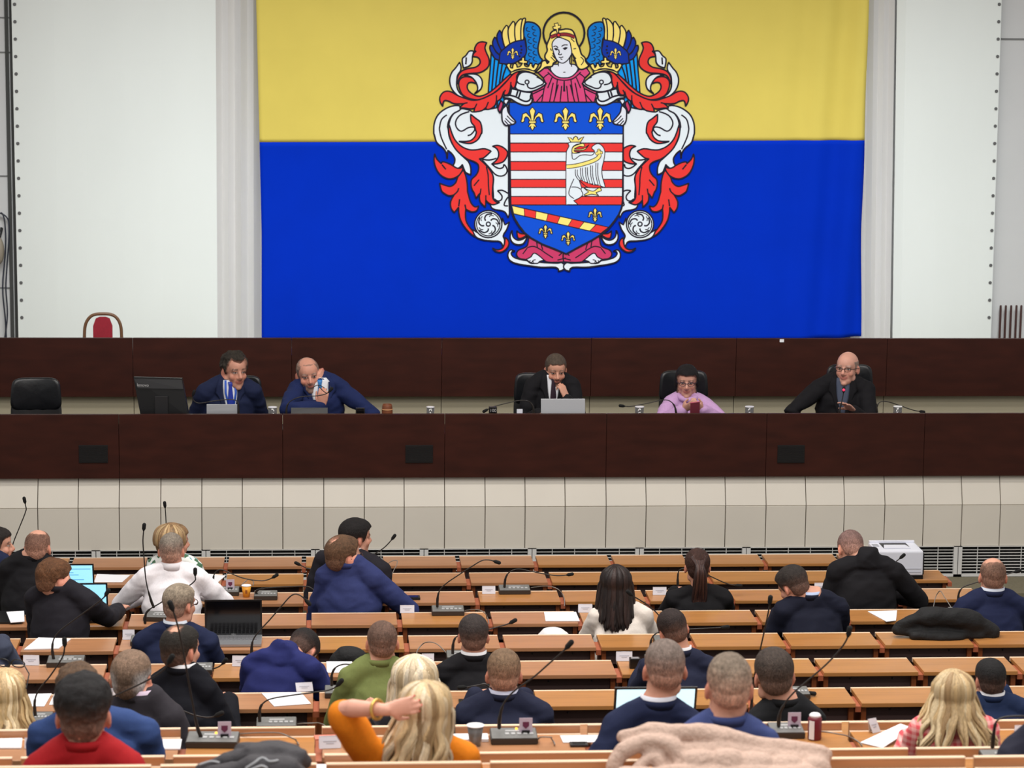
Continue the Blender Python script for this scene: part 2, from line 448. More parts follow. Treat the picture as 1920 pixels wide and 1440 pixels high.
sheet('cloth', None, 0, 0, SHEET_SHADE, t2, wv)
# wall joints and the dark edge at the left
bm = bmesh.new(); p = at(1877, 73, YB - 0.005); box(bm, (p.x, YB - 0.008, p.z - 0.008), (p.x + 2, YB - 0.001, p.z + 0.008))
struct('trim_2', bm, mat('wall_joint', (120, 120, 120), 0.8))
bm = bmesh.new()
for xx in (17, 26):
    p = at(xx, 300, YB - 0.01); box(bm, (p.x - 0.016, YB - 0.02, ZRF), (p.x + 0.016, YB - 0.001, 6.5))
struct('trim_3', bm, mat('wall_joint_dark', (70, 70, 68), 0.8))
bm = bmesh.new()
for yy in (33, 98, 330, 540):
    p = at(8, yy, YB - 0.01); box(bm, (p.x - 1.5, YB - 0.008, p.z - 0.006), (p.x + 0.05, YB - 0.001, p.z + 0.006))
struct('trim_4', bm, mat('wall_joint', (120, 120, 120), 0.8))
for i, xx in enumerate((1876.5, 1886, 1896, 1906, 1915)):
    a = at(xx, 574, YB - 0.06); bm = bmesh.new(); tube(bm, [Vector((a.x, a.y, ZRF)), a], 0.011, seg=8)
    tag(new_mesh('wall_rod', bm, mat('dark_red_rod', (66, 36, 32), 0.5), smooth=True), f'thin dark upright rod against the right wall, {ORD[i + 1]} of five from the left', 'rod', 'row of rods at the right wall')
for j, (pts, lab) in enumerate((([(-8, 398), (6, 402), (15, 412), (17, 440), (13, 500), (11, 540), (14, 590), (8, 640)], 'thin dark cable bowing to the right down the far left wall'),
                                ([(-6, 404), (4, 400), (10, 430), (10, 470), (5, 540), (10, 600), (12, 640)], 'thin dark cable hanging straight beside the bowed one on the far left wall'))):
    bm = bmesh.new(); P = [at(x, y, YB - 0.05 - 0.02 * j) for x, y in pts]; P[-1].z = max(P[-1].z, ZRF + 0.0)
    tube(bm, crom(P, 5), 0.007, seg=6)
    tag(new_mesh('wall_cable', bm, mat('dark_cable', (40, 44, 58), 0.5), smooth=True), lab, 'cable')
t = thing('wall_lamp', 'half seen grey lamp bracket hanging on the far left wall', 'lamp', at(-2, 470, YB - 0.05))
bm = bmesh.new(); a = at(-2, 470, YB - 0.1); ball(bm, a, (0.05, 0.05, 0.13)); new_mesh('body', bm, mat('beige_plastic', (150, 140, 124), 0.5), t, True)
bm = bmesh.new(); tube(bm, [a + Vector((0, 0.0, 0.1)), a + Vector((0.02, 0.06, 0.2))], 0.015); new_mesh('bracket', bm, BLACK, t, True)
# ------------------------------------------------------------------ flag with the coat of arms
YF = YB - 0.36
def wavef(x, z):
    """depth ripple of the hanging cloth: stronger towards the right edge"""
    xr = at(1617, 500, YF).x
    s = sstep(xr - 1.1, xr - 0.1, x)
    xc = at(1057.6, 400, YF).x
    q = sstep(1.42, 1.9, abs(x - xc))
    return 0.035 * s * math.sin((xr - x) * 17 + z * 0.8) + q * (0.012 * math.sin(x * 2.3 + z * 1.1) + 0.012 * math.sin(z * 2.6 + x * 0.6))
def onflag(x, y, off=0.0):
    p = at(x, y, YF); p.y += wavef(p.x, p.z) - off; return p
flag = thing('flag', 'huge yellow over blue flag with a coat of arms hanging on the back wall', 'flag', (at(1055, 400, YF).x, YF, ZRF))
def field(name, ya, yb, m):
    bm = bmesh.new(); NX, NZ = 150, 44; G = []
    for j in range(NZ + 1):
        v = j / NZ; row = []
        for i in range(NX + 1):
            u = i / NX
            y = ya + (yb - ya) * v
            if yb < 300: y = ya + (267 - 4 * u - ya) * v
            else: y = 267 - 4 * u + ((638 - 6 * sstep(0.86, 1.0, u)) - (267 - 4 * u)) * v
            xl = 479 + 11.5 * min(1, (y + 60) / 500); xr = 1629.5 - 12.5 * min(1, (y + 60) / 480) + 0.7 * math.sin(y / 40)
            row.append(bm.verts.new(onflag(xl + (xr - xl) * u, y)))
        G.append(row)
    for j in range(NZ):
        for i in range(NX):
            bm.faces.new((G[j][i], G[j][i + 1], G[j + 1][i + 1], G[j + 1][i]))
    bm.normal_update(); bmesh.ops.solidify(bm, geom=bm.faces[:], thickness=-0.003)
    bmesh.ops.recalc_face_normals(bm, faces=bm.faces)
    return new_mesh(name, bm, m, flag, True)
tag(field('yellow_field', -70, 267, mat('flag_yellow', (216, 195, 94), 0.75, nscale=3, namp=0.03, bump=0.12, bscale=2.2, spec=0.2)), 'yellow upper half')
tag(field('blue_field', 267, 638, mat('flag_blue', (0, 45, 180), 0.8, nscale=3, namp=0.04, bump=0.12, bscale=2.2, spec=0.06)), 'blue lower half')

EC = {'w': (222, 228, 234), 'r': (226, 54, 50), 'k': (30, 26, 40), 'y': (248, 222, 120), 'b': (0, 76, 204), 'd': (8, 50, 160), 'l': (0, 150, 236), 'm': (4, 118, 204), 'p': (214, 70, 122), 'q': (196, 56, 100), 's': (224, 226, 236), 'o': (146, 44, 48)}
EM = {k: mat('emblem_' + n, EC[k], 0.75, spec=0.2) for k, n in dict(w='white', r='red', k='outline', y='yellow', b='blue', d='dark_blue', l='light_blue', m='mid_blue', p='pink', q='crimson', s='skin', o='ruby').items()}
EK = list(EM)
REG = {'A': (800, 20, 12), 'B': (800, 130, 12), 'C': (800, 240, 12), 'D': (800, 350, 12), 'E': (940, 20, 12), 'F': (940, 130, 12), 'G': (1040, 240, 12), 'H': (920, 400, 12), 'K': (800, 250, 3.692), 'P': (0, 0, 1)}
MX = 1057.6
class Em:
    """one part of the emblem: layered flat cloth shapes, each with its printed outline"""
    layer = 0
    def __init__(s): s.bm = bmesh.new(); s.b2 = bmesh.new()
    @staticmethod
    def pts(txt):
        out = []; reg = 'P'
        for w in txt.split():
            if w[0].isalpha(): reg = w[0]; w = w[1:]
            a, b = w.split(','); ox, oy, sc = REG[reg]; out.append((ox + float(a) / sc, oy + float(b) / sc))
        return out
    def poly(s, P, key, m=0):
        Em.layer += 1; off = 0.004 + 0.00003 * Em.layer
        V = [onflag(x, y, off) for x, y in P]
        try: tris = tessellate_polygon([[Vector((x, -y, 0)) for x, y in P]])
        except Exception: return
        B = s.b2 if m else s.bm
        bv = [B.verts.new(v) for v in V]
        for t in tris:
            if len(set(t)) == 3:
                try:
                    f = B.faces.new([bv[i] for i in t]); f.material_index = EK.index(key)
                except ValueError: pass
    def line(s, P, wd, key, closed=False, m=0):
        B = s.b2 if m else s.bm; wd *= 1.28
        Em.layer += 1; off = 0.004 + 0.00003 * Em.layer
        n = len(P)
        if n < 2: return
        L, Rr = [], []
        for i in range(n):
            a = P[(i - 1) % n] if closed or i > 0 else P[i]; b = P[(i + 1) % n] if closed or i < n - 1 else P[i]
            d = Vector((b[0] - a[0], b[1] - a[1])); d = d.normalized() if d.length > 1e-6 else Vector((1, 0))
            nx, ny = -d.y * wd / 2, d.x * wd / 2
            L.append(B.verts.new(onflag(P[i][0] + nx, P[i][1] + ny, off))); Rr.append(B.verts.new(onflag(P[i][0] - nx, P[i][1] - ny, off)))
        for i in range(n if closed else n - 1):
            j = (i + 1) % n
            f = B.faces.new((L[i], L[j], Rr[j], Rr[i])); f.material_index = EK.index(key)
    def shape(s, txt, key, w=2.3, mir=True, smooth=True, okey='k'):
        P0 = s.pts(txt) if isinstance(txt, str) else txt
        for m in ((0, 1) if mir else (0,)):
            P = [(2 * MX - x, y) for x, y in P0] if m else P0
            if smooth: P = [tuple(v) for v in crom([Vector(p) for p in P], 4, True, 0.1)]
            s.poly(P, key, m)
            if w: s.line(P, w, okey, True, m)
    def stroke(s, txt, w=1.7, key='k', mir=True, smooth=True, under=None):
        P0 = s.pts(txt) if isinstance(txt, str) else txt
        for m in ((0, 1) if mir else (0,)):
            P = [(2 * MX - x, y) for x, y in P0] if m else P0
            if smooth: P = [tuple(v) for v in crom([Vector(p) for p in P], 4)]
            if under: s.line(P, under, 'k', m=m)
            s.line(P, w, key, m=m)
    def disc(s, c, r, key, w=2.0, mir=True, ring=False):
        P = [(c[0] + r * math.cos(a * math.pi / 14), c[1] + r * math.sin(a * math.pi / 14)) for a in range(28)]
        for m in ((0, 1) if mir else (0,)):
            Q = [(2 * MX - x, y) for x, y in P] if m else P
            if not ring: s.poly(Q, key, m)
            if w: s.line(Q, w, 'k', True, m)
    def done(s, name, parent, label=None, split=False):
        if not split:
            me = bpy.data.meshes.new('t'); s.b2.to_mesh(me); s.bm.from_mesh(me); bpy.data.meshes.remove(me)
        for B in ((s.bm, s.b2) if split else (s.bm,)):
            B.normal_update()
            for f in B.faces:
                if f.normal.y > 0: f.normal_flip()
            o = tag(new_mesh(name, B, [EM[k] for k in EK], parent), label)
        return o
FLEUR = [(0, -265), (70, -180), (42, -70), (28, 40), (60, -50), (140, -140), (222, -105), (238, 0), (262, 62), (228, 88), (182, 60), (176, -10), (150, -45), (104, -30), (62, 40), (82, 52), (82, 98), (46, 108), (90, 176), (54, 190), (36, 160), (44, 205), (0, 265)]
def fleur(e, cx, cy, h, w=1.6, mir=False):
    k = h / 530
    P = [(cx + x * k, cy + y * k) for x, y in FLEUR] + [(cx - x * k, cy + y * k) for x, y in FLEUR[-2:0:-1]]
    e.shape(P, 'y', w, mir, False)
    e.stroke([(cx - 80 * k, cy + 50 * k), (cx + 80 * k, cy + 50 * k)], w * 0.7, mir=mir, smooth=False)
    e.stroke([(cx - 60 * k, cy + 102 * k), (cx + 60 * k, cy + 102 * k)], w * 0.7, mir=mir, smooth=False)
emblem = Em()
# wings (behind)
e = Em()
e.shape('A1450,960 A1430,1300 B1400,300 B1380,600 B1340,950 C1260,100 C1222,380 C1262,420 C1370,310 C1420,325 C1500,280 C1580,215 C1640,225 C1790,30 B1850,1100 B1880,600 B1900,200 A1900,1380 A1660,1100', 'l', 2.2)
for q in ('A1530,1080 B1470,400 B1420,1000 C1350,100', 'A1620,1130 B1560,300 B1500,1000 B1380,1400', 'A1700,1200 B1640,300 B1570,900 B1480,1300 C1440,170', 'A1790,1260 B1720,150 B1650,500', 'B1590,900 B1600,1100 B1510,1400', 'B1640,1150 B1700,1250 C1590,140'):
    e.stroke(q, 2.4)
e.shape('E540,270 E640,255 E760,290 E860,390 E880,520 E860,650 E825,820 E835,950 E880,1060 E920,1110 E860,1190 E760,1230 E640,1240 E540,1180 E530,1000 E560,850 E540,650 E500,560 E510,380', 'm', 2.4)
for a, b in ((560, 400), (690, 370), (590, 540), (710, 500), (600, 670), (715, 640), (600, 820), (715, 780), (610, 970), (715, 930), (620, 1110), (715, 1070)):
    e.stroke(f'E{a + 40},{b - 20} E{a},{b} E{a + 15},{b + 50} E{a + 85},{b + 70}', 1.3)
for q in ('E80,830 E20,600 E30,450 E110,330 E150,360 E155,560 E190,740', 'E190,740 E155,560 E160,400 E260,240 E300,270 E300,560 E320,690', 'E320,690 E300,500 E320,310 E430,185 E470,210 E440,400 E440,660', 'E440,660 E440,400 E480,190 E530,165 E545,200 E500,400 E500,650'):
    e.shape(q, 'y', 2.0)
for q in ('A1430,780 A1490,800 A1560,930 A1640,1010 A1640,1120 A1540,1080 A1460,960 A1420,850', 'A1530,595 A1570,640 A1610,760 A1690,920 A1660,1010 A1560,920 A1490,790 A1485,690', 'A1640,440 A1680,500 A1700,620 A1730,760 A1760,840 A1690,920 A1600,720 A1580,560'):
    e.shape(q, 'd', 2.2)
e.shape('E-30,960 E10,900 E80,840 E190,750 E320,690 E430,670 E530,650 E545,760 E565,880 E540,1000 E470,1060 E380,1130 E250,1190 E100,1200 E-50,1180', 'd', 2.0)
for q in ((445, 800), (455, 880), (440, 950), (410, 1030)): e.disc((940 + q[0] / 12, 20 + q[1] / 12), 2.0, 'k', 0)
fleur(e, 961.2, 100.6, 22, 1.1, True)
emb = tag(emblem.done('coat_of_arms', flag) if False else bpy.data.objects.new('coat_of_arms', None), 'coat of arms: angel holding a shield amid red and white mantling')
COL.objects.link(emb); emb.parent = flag; emblem.bm.free()
e.done('wing', emb, 'blue and yellow wing', True)
# mantling
e = Em()
e.shape('B760,890 B960,920 B1040,960 B1330,900 B1500,880 B1840,800 B1840,1440 C1840,400 C1840,1440 D1840,130 D1860,600 D1830,700 D1750,560 D1500,500 D1440,420 D1500,300 D1490,0 C1500,1100 C1350,850 C1150,680 C900,620 C650,420 C520,150 B500,1250 B580,1030', 'w', 2.2)
e.shape('B730,820 B560,830 B400,900 B250,1030 B170,1220 B160,1440 C170,150 C230,330 C370,450 C440,560 C460,690 C475,500 C560,570 C630,680 C625,780 C600,850 C700,905 C780,850 C800,820 C830,900 C880,1000 C990,1050 C990,900 C940,760 C860,680 C720,550 C600,400 C510,200 C480,0 B470,1300 B500,1150 B600,1000 B760,900', 'w', 2.4)
e.stroke('B455,1025 B340,1120 B290,1300 C290,50 C330,220 C450,480', 2.2)
e.shape('A1060,910 A960,910 A880,1010 A800,1090 A830,1290 A960,1240 A1020,1160 A1030,1030', 'w'); e.stroke('A890,1050 A880,1210', 2.4)
e.shape('A740,1160 A770,1260 A760,1350 A700,1440 B680,200 B680,400 B750,540 B860,620 B980,670 B860,650 B720,600 B600,490 B530,350 B520,200 B570,60 A640,1300', 'w')
e.shape('B820,120 B740,200 B690,330 B680,250 B720,120 A800,1350 A950,1300 A1100,1270 A1190,1200 A1200,1120 A1150,1050 A1030,1030 A1060,960 A1110,910 A1080,900 A1090,820 A1150,730 A1250,700 A1350,720 A1310,830 A1340,940 A1400,1080 A1400,1220 A1340,1310 A1200,1390 A1000,1410', 'r')
e.shape('B1900,90 B1740,230 B1560,400 B1390,530 B1220,600 B1100,590 B960,500 B910,400 B940,310 B1020,290 B1100,320 B1090,270 B1030,200 B920,165 B820,175 B740,240 B720,330 B740,440 B800,560 B920,640 B1080,680 B1200,680 B1400,600 B1600,460 B1760,300 B1920,140', 'r')
e.shape('B840,130 B960,105 B1130,120 B1230,210 B1250,330 B1210,450 B1070,550 B1140,470 B1140,370 B1080,250 B980,160', 'w')
e.shape('F430,50 F350,140 F340,260 F300,400 F250,430 F210,340 F200,430 F150,560 F60,580 F50,500 F0,640 B1600,710 B1570,700 B1540,800 B1430,890 B1340,905 B1330,860 B1240,930 B1060,960 B1080,870 B1000,890 B850,870 B740,870 B770,830 B840,770 B620,770 B480,710 B390,710 B360,830 B300,720 B300,620 B370,520 B460,490 B560,510 B700,590 B860,650 B1000,690 B1130,690 B1300,640 B1560,500 B1750,320 B1900,150 F320,60', 'r')
for q in ('B770,830 B840,770 B920,750', 'B1080,870 B1130,770', 'B1330,870 B1390,730', 'B1570,700 B1570,580', 'B1720,560 B1770,460', 'F210,340 F215,280'): e.stroke(q, 2.0)
e.shape('C490,0 C505,160 C600,400 C720,550 C900,690 C1080,760 C1160,830 C1160,960 C1100,1070 C1010,1160 C1000,1300 C1030,1400 D1060,120 D1110,260 D1190,150 D1200,330 D1320,460 D1330,300 D1400,370 D1500,405 D1640,350 D1560,340 D1490,260 D1480,100 C1500,1130 C1470,1020 C1350,850 C1180,690 C1280,670 C1450,520 C1300,465 C1100,490 C950,485 C780,410 C640,270 C560,100 C530,0 B490,1210', 'r')
for q in ('C1340,870 C1380,1050 C1390,1300 D1410,190', 'C1180,1160 C1060,1300', 'D1220,40 D1200,180', 'D1330,190 D1330,300'): e.stroke(q, 2.0)
e.shape('B990,1010 B1100,1100 B1200,1180 B1240,1320 B1240,1440 C1230,120 C1150,260 C1000,345 C850,335 C720,300 C960,290 C1080,200 C1120,80 B1110,1400 B1080,1290 B1000,1180', 'r')
for q in ('B960,950 B750,1030 B650,1180 B680,1320 B780,1390 B940,1310 B1080,1320 C1000,140 C920,170', 'C1200,690 C1400,720 C1570,680', 'C1250,720 C1400,880 C1540,1040 C1650,1080 C1760,1050 C1810,950 C1740,820 C1720,880 C1640,910 C1540,870 C1470,810', 'D1590,90 D1690,200 D1680,290 D1600,320 D1520,270', 'D1590,90 D1700,80 D1830,150', 'D1830,230 D1740,410 D1830,430'): e.stroke(q, 2.2)
e.shape('C1480,410 C1600,390 C1740,450 C1820,560 C1740,740 C1600,800 C1460,810 C1570,720 C1620,600 C1580,470', 'r')
e.shape('C180,580 C230,700 C330,800 C350,760 C450,780 C560,830 C680,900 C780,890 C800,820 C810,930 C730,1060 C560,1140 C420,1120 C280,1020 C190,850 C165,700', 'r'); e.stroke('C340,820 C430,930', 2.2)
e.shape('C820,940 C870,1050 C910,1250 C920,1440 D930,150 D990,350 D1080,450 D1170,430 D1120,540 D1000,560 D880,500 D870,620 D890,780 D980,930 D1100,1080 D1080,1120 D980,1050 D850,900 D760,740 D720,560 D720,460 D620,580 D550,480 D540,330 D620,180 D500,200 D370,130 C330,1400 C290,1240 C420,1290 C540,1310 C650,1230 C700,1100 C740,1050', 'r')
for q in ('D720,30 D690,110 D600,190', 'D740,280 D720,440', 'D860,400 D880,500'): e.stroke(q, 2.2)
e.shape('D1700,700 D1760,860 D1860,790 D1800,960 D1720,1100 D1750,1200 D1740,1300 D1720,1370 D1660,1240 D1480,1220 D1250,1190 D1100,1120 D1030,960 D1250,1090 D1420,1120 D1600,1040 D1680,880', 'w', 2.2)
e.shape('H320,540 H390,600 H410,690 H350,800 H230,870 H110,850 H40,780 H150,820 H260,780 H310,680', 'r')
e.shape('H590,390 H660,450 H800,460 H790,500 H680,560 H610,540', 'r')
e.shape('H480,380 H450,440 H440,560 H500,660 H620,705 H740,670 H830,500 H720,580 H600,600 H500,520', 'w')
e.done('mantling', emb, 'red and white leafy mantling', True)
e = Em()
for mname in ('rose',):
    cx, cy = 800 + 1385 / 12, 350 + 840 / 12
    e.disc((cx, cy), 25.5, 'w', 2.2); e.disc((cx, cy), 22, 'w', 1.6, ring=True)
    for k in range(5):
        a = k * 2 * math.pi / 5 + 0.3
        q = [(cx + r * math.cos(a + t), cy + r * math.sin(a + t)) for r, t in ((8, 0), (13, 0.1), (18, 0.5), (20, 1.0))]
        e.stroke(q, 2.2)
        q = [(cx + r * math.cos(a + t), cy + r * math.sin(a + t)) for r, t in ((14, 0.75), (17, 0.95), (18.5, 1.25))]
        e.stroke(q, 1.3)
    e.disc((cx, cy), 3.8, 'w', 2.0)
e.done('rose', emb, 'white rose', True)
# foot scroll and robe
e = Em()
e.shape('H545,850 H450,820 H390,900 H400,1010 H480,1090 H640,1140 H900,1180 H1150,1210 H1450,1210 H1520,1250 H1520,1300 H1620,1270 H1665,1190 H1600,1110 H1500,1120 H1100,1100 H800,1060 H600,1020 H500,970 H460,900 H490,850', 'w', 2.2)
e.done('scroll', emb, 'white scroll at the foot')
e = Em()
e.shape([(x, y) for x, y in Em.pts('H860,480 H1100,600 H1650,870 H1660,1090 H1450,1100 H1250,1090 H1190,1050 H1050,1110 H900,1120 H790,1040 H640,1010 H580,920 H620,830 H780,760 H830,700')] , 'q', 2.2)
for q in ('H820,770 H960,740 H1100,800 H1230,890 H1400,1000', 'H720,910 H820,780', 'H1020,570 H1050,760', 'H1110,620 H1170,820', 'H1530,950 H1600,890', 'H1500,1050 H1690,1000'): e.stroke(q, 1.8)
e.shape('H790,1030 H900,980 H960,900 H1030,910 H1200,1050 H1100,1080 H1060,1120 H960,1120 H870,1090', 's', 1.8)
for q in ('H840,1040 H815,1075', 'H890,1050 H870,1095', 'H940,1060 H925,1105', 'H1010,1040 H950,1060 H965,1100'): e.stroke(q, 1.4)
e.done('robe_hem', emb, 'crimson robe hem with two white feet')
e = Em()
e.shape('E1410,1640 E760,1640 E690,1880 E960,1760 E1000,1640 E940,1510 E830,1400 E900,1310 E1040,1290 E1110,1360 E1240,1460 E1410,1490', 'p', 0, True)
half = Em.pts('F1410,750 F740,750 F690,560 F960,430 F1000,320 F940,190 F830,80 F900,-20 F1040,-30 F1110,40 F1240,140 F1410,170')
full = half + [(2 * MX - x, y) for x, y in reversed(half)]
e.shape(full, 'p', 2.2, False, False)
for q in ('F1260,230 F1210,590', 'F1165,300 F1080,740', 'F1355,370 F1320,740', 'F960,440 F905,740', 'F935,560 F780,740', 'F1080,90 F1000,140 F940,200', 'F1140,180 F1040,420', 'F1040,60 F1180,190 F1300,235 F1410,245', 'F1410,260 F1400,500', 'F1545,340 F1650,740'): e.stroke(q, 1.8)
nk = Em.pts('E1270,1000 E1280,1190 E1180,1210 E1100,1300 E1180,1430 E1300,1500 E1410,1510'); e.shape(nk + [(2 * MX - x, y) for x, y in reversed(nk)], 's', 1.8, False)
e.stroke('E1390,1385 E1440,1383', 1.4, mir=False)
e.disc((940 + 1405 / 12, 20 + 500 / 12), 38.6, 'y', 3.0, False, ring=True)
e.shape('E1090,600 E1110,500 E1200,440 E1330,430 E1480,410 E1600,450 E1670,600 E1700,720 E1760,850 E1800,980 E1880,1060 E1900,1150 E1970,1230 E1900,1290 E1780,1320 E1700,1250 E1650,1100 E1570,950 E1300,900 E1160,960 E1240,1130 E1170,1180 E1140,1250 E1000,1270 E860,1370 E800,1390 E780,1370 E880,1260 E910,1150 E990,1120 E1030,1190 E1070,1150 E990,1080 E980,1000 E1030,900 E1020,780 E1060,670', 'y', 2.4, False)
for q in ('E1110,1040 E1180,1110 E1220,1150', 'E1140,1000 E1240,1110', 'E1100,850 E1130,900', 'E1620,860 E1680,850', 'E1640,700 E1560,620', 'E1610,1000 E1680,1080', 'E1780,1040 E1850,1120 E1790,1220', 'E1600,1100 E1640,1140'): e.stroke(q, 1.4, mir=False)
e.shape('E1290,600 E1200,640 E1140,740 E1150,850 E1180,960 E1230,1080 E1290,1150 E1380,1180 E1470,1130 E1540,1040 E1580,950 E1560,800 E1530,700 E1420,640', 's', 1.6, False)
for q in ('E1170,815 E1220,795 E1275,835', 'E1350,805 E1410,770 E1490,772', 'E1285,870 E1300,940 E1285,980 E1330,990 E1360,970', 'E1290,1045 E1340,1055 E1390,1035', 'E1325,1080 E1370,1100', 'E1280,1170 E1282,1250', 'E1580,1000 E1575,1260'): e.stroke(q, 1.5, mir=False)
for q in ('E1180,850 E1230,838 E1285,862 E1230,895', 'E1375,850 E1440,818 E1495,832 E1430,882'): e.shape(q, 'k', 0, False)
e.stroke('E1105,600 E1200,560 E1285,545 E1400,530 E1530,548 E1650,600', 3.6, 'o', False, under=5.6)
e.disc((940 + 1285 / 12, 20 + 548 / 12), 3.2, 'r', 1.3, False)
e.shape('E1190,290 E1270,275 E1280,330 E1330,325 E1335,385 E1280,400 E1290,495 E1250,495 E1232,420 E1170,415 E1155,355 E1210,350', 'y', 1.7, False, False)
e.done('angel', emb, 'angel in a crimson robe with halo')
# shield
e = Em()
sh = [(954.5, 191.5), (957, 385), (960, 398), (965, 410), (973, 423), (983, 436), (995, 446), (1017, 458), (1040, 467), (1061.5, 476)]
shr = [(1085, 463), (1110, 450), (1126, 440), (1139, 430), (1152, 414), (1160, 402), (1165, 390), (1167.5, 375), (1168.5, 191.5)]
e.poly(sh + shr, 'b')
def xl(y): return 954.5 + (y - 191.5) * 2.5 / 193.5
def xr(y): return 1168.5 - (y - 191.5) * 1.5 / 193.5
ysr = [251, 268, 284.7, 302.5, 319.5, 336, 351.5, 368, 384]
for i in range(8):
    a, b = ysr[i], ysr[i + 1]
    e.poly([(xl(a), a), (xr(a), a), (xr(b), b), (xl(b), b)], 'wr'[i % 2])
for a in ysr: e.line([(xl(a), a), (xr(a), a)], 1.5, 'k')
tp = ((960, 385.5), (1140, 425.5)); bt = ((963, 400.5), (1126, 437.5))
for i in range(8):
    u, v = i / 8, (i + 1) / 8
    f4 = lambda q, t: (q[0][0] + (q[1][0] - q[0][0]) * t, q[0][1] + (q[1][1] - q[0][1]) * t)
    Q = [f4(tp, u), f4(tp, v), f4(bt, v), f4(bt, u)]; e.poly(Q, 'yr'[i % 2]); e.line(Q, 1.7, 'k', True)
for cx, cy, h in ((998, 222.5, 44), (1060, 222.5, 44), (1125, 222.5, 44), (1115.5, 403, 27), (1022.5, 434, 27), (1065, 447, 27)): fleur(e, cx, cy, h, 1.7)
e.line(sh + shr, 3.0, 'k', True)
e.done('shield', emb, 'blue, red and white shield with golden lilies')
e = Em()
e.shape('G260,540 G320,400 G300,350 G340,320 G580,320 G570,345 G480,370 G400,430 G385,560 G390,640 G400,690 G450,700 G560,620 G680,600 G820,610 G880,570 G890,510 G830,450 G870,390 G980,350 G1080,420 G1125,540 G1100,740 G1060,900 G1070,1100 G1130,1310 G1110,1330 G1000,1290 G760,1240 G540,1150 G600,1340 G590,1380 P1092,366 P1075,376 P1084,383.5 P1061,383.5', 'w', 1.3, False)
e.shape('G530,1140 G640,1190 G760,1240 G880,1275 G1000,1290 G1080,1335 G760,1335 G640,1260', 'r', 1.2, False)
for q in ('G485,930 G490,1060 G560,1160', 'G600,890 G605,1060 G650,1190', 'G712,880 G720,1080 G770,1240', 'G825,840 G832,1080 G880,1270', 'G948,780 G945,1050 G1000,1290'): e.stroke(q, 1.6, 'w', False, under=4.0)
e.stroke('G265,868 G450,850 G700,790 G880,725 G980,660 G1010,590', 4.2, 'y', False, under=6.4)
for a, b in ((990, 505), (950, 570), (1040, 550), (1000, 545)): e.disc((1040 + a / 12, 240 + b / 12), 3.0, 'y', 0.9, False)
e.disc((1040 + 996 / 12, 240 + 545 / 12), 3.0, 'y', 0, False)
e.shape('G290,200 G380,230 G400,270 G430,210 G470,180 G510,210 G530,270 G570,230 G655,190 G580,315 G360,315', 'y', 1.5, False, False)
e.shape('G560,360 G640,345 G670,400 G640,420 G560,410 G430,470 G600,470 G700,430 G770,370 G690,470 G620,500 G430,500 G450,530 G570,550 G400,560 G385,480 G430,410', 'y', 1.2, False)
e.shape('K1085,375 K1150,400 K1195,375 K1210,395 K1170,410 K1190,430 K1140,420 K1100,430 K1088,425 K1120,405', 'y', 1.2, False)
e.stroke('G430,1140 G330,1380 P1067,365 P1076,372', 1.3, 'k', False)
e.stroke('G370,1325 G500,1330 G590,1380', 1.3, 'k', False)
e.done('eagle', emb, 'crowned white half eagle')
# helmets, crowns and hands
e = Em()
e.shape('B1670,700 B1720,770 B1680,900 B1650,980 B1600,880', 'q', 2.4)
e.shape('F225,430 F350,460 F500,500 F690,520 F650,620 F690,660 F680,740 F610,800 F480,800 F330,740 F200,660 F50,640 F60,600 F180,580', 'w', 2.6)
for q in ('F180,580 F330,620 F450,690 F560,720 F640,680 F665,560', 'F370,480 F335,600', 'F430,500 F385,640'): e.stroke(q, 2.6)
e.shape('F355,200 F400,110 F500,60 F640,70 F780,130 F900,230 F1010,320 F900,400 F760,470 F640,500 F480,490 F320,420 F340,300', 'w', 2.4)
for q in ('F350,265 F400,320 F520,345', 'F580,330 F600,400 F680,430 F800,390 F950,290 F790,170'): e.stroke(q, 2.2)
e.disc((940 + 575 / 12, 130 + 285 / 12), 3.6, 'w', 2.0)
e.done('helmet', emb, 'white helmet', True)
e = Em()
e.shape('E110,1220 E160,1185 E215,1200 E200,1270 E250,1290 E265,1210 E300,1185 E340,1210 E350,1270 E420,1250 E470,1180 E390,1170 E400,1120 E450,1110 E460,1060 E490,1045 E520,1070 E520,1115 E580,1130 E580,1175 E510,1185 E530,1240 E600,1260 E640,1190 E680,1190 E690,1240 E720,1280 E740,1220 E770,1190 E830,1220 E740,1350 E600,1310 E440,1310 E300,1340 E220,1380', 'y', 2.0)
e.shape('E195,1395 E320,1345 E480,1312 E620,1325 E765,1370 E740,1405 E600,1365 E470,1348 E330,1378 E225,1430', 'y', 1.8)
e.done('crown', emb, 'golden crown', True)
e = Em()
e.shape('F60,690 F130,670 F170,700 F140,740 F115,795 F70,760', 's', 2.0)
e.shape('F110,810 F20,900 F10,1050 F30,1180 F100,1260 F160,1250 F240,1240 F290,1220 F320,1180 F230,1070 F150,960 F130,860', 's', 2.2)
for q in ('F125,1040 F210,1130 F300,1190', 'F90,1100 F170,1180 F240,1240', 'F70,1150 F150,1240'): e.stroke(q, 1.6)
e.done('hand', emb, 'pale hand gripping the shield', True)
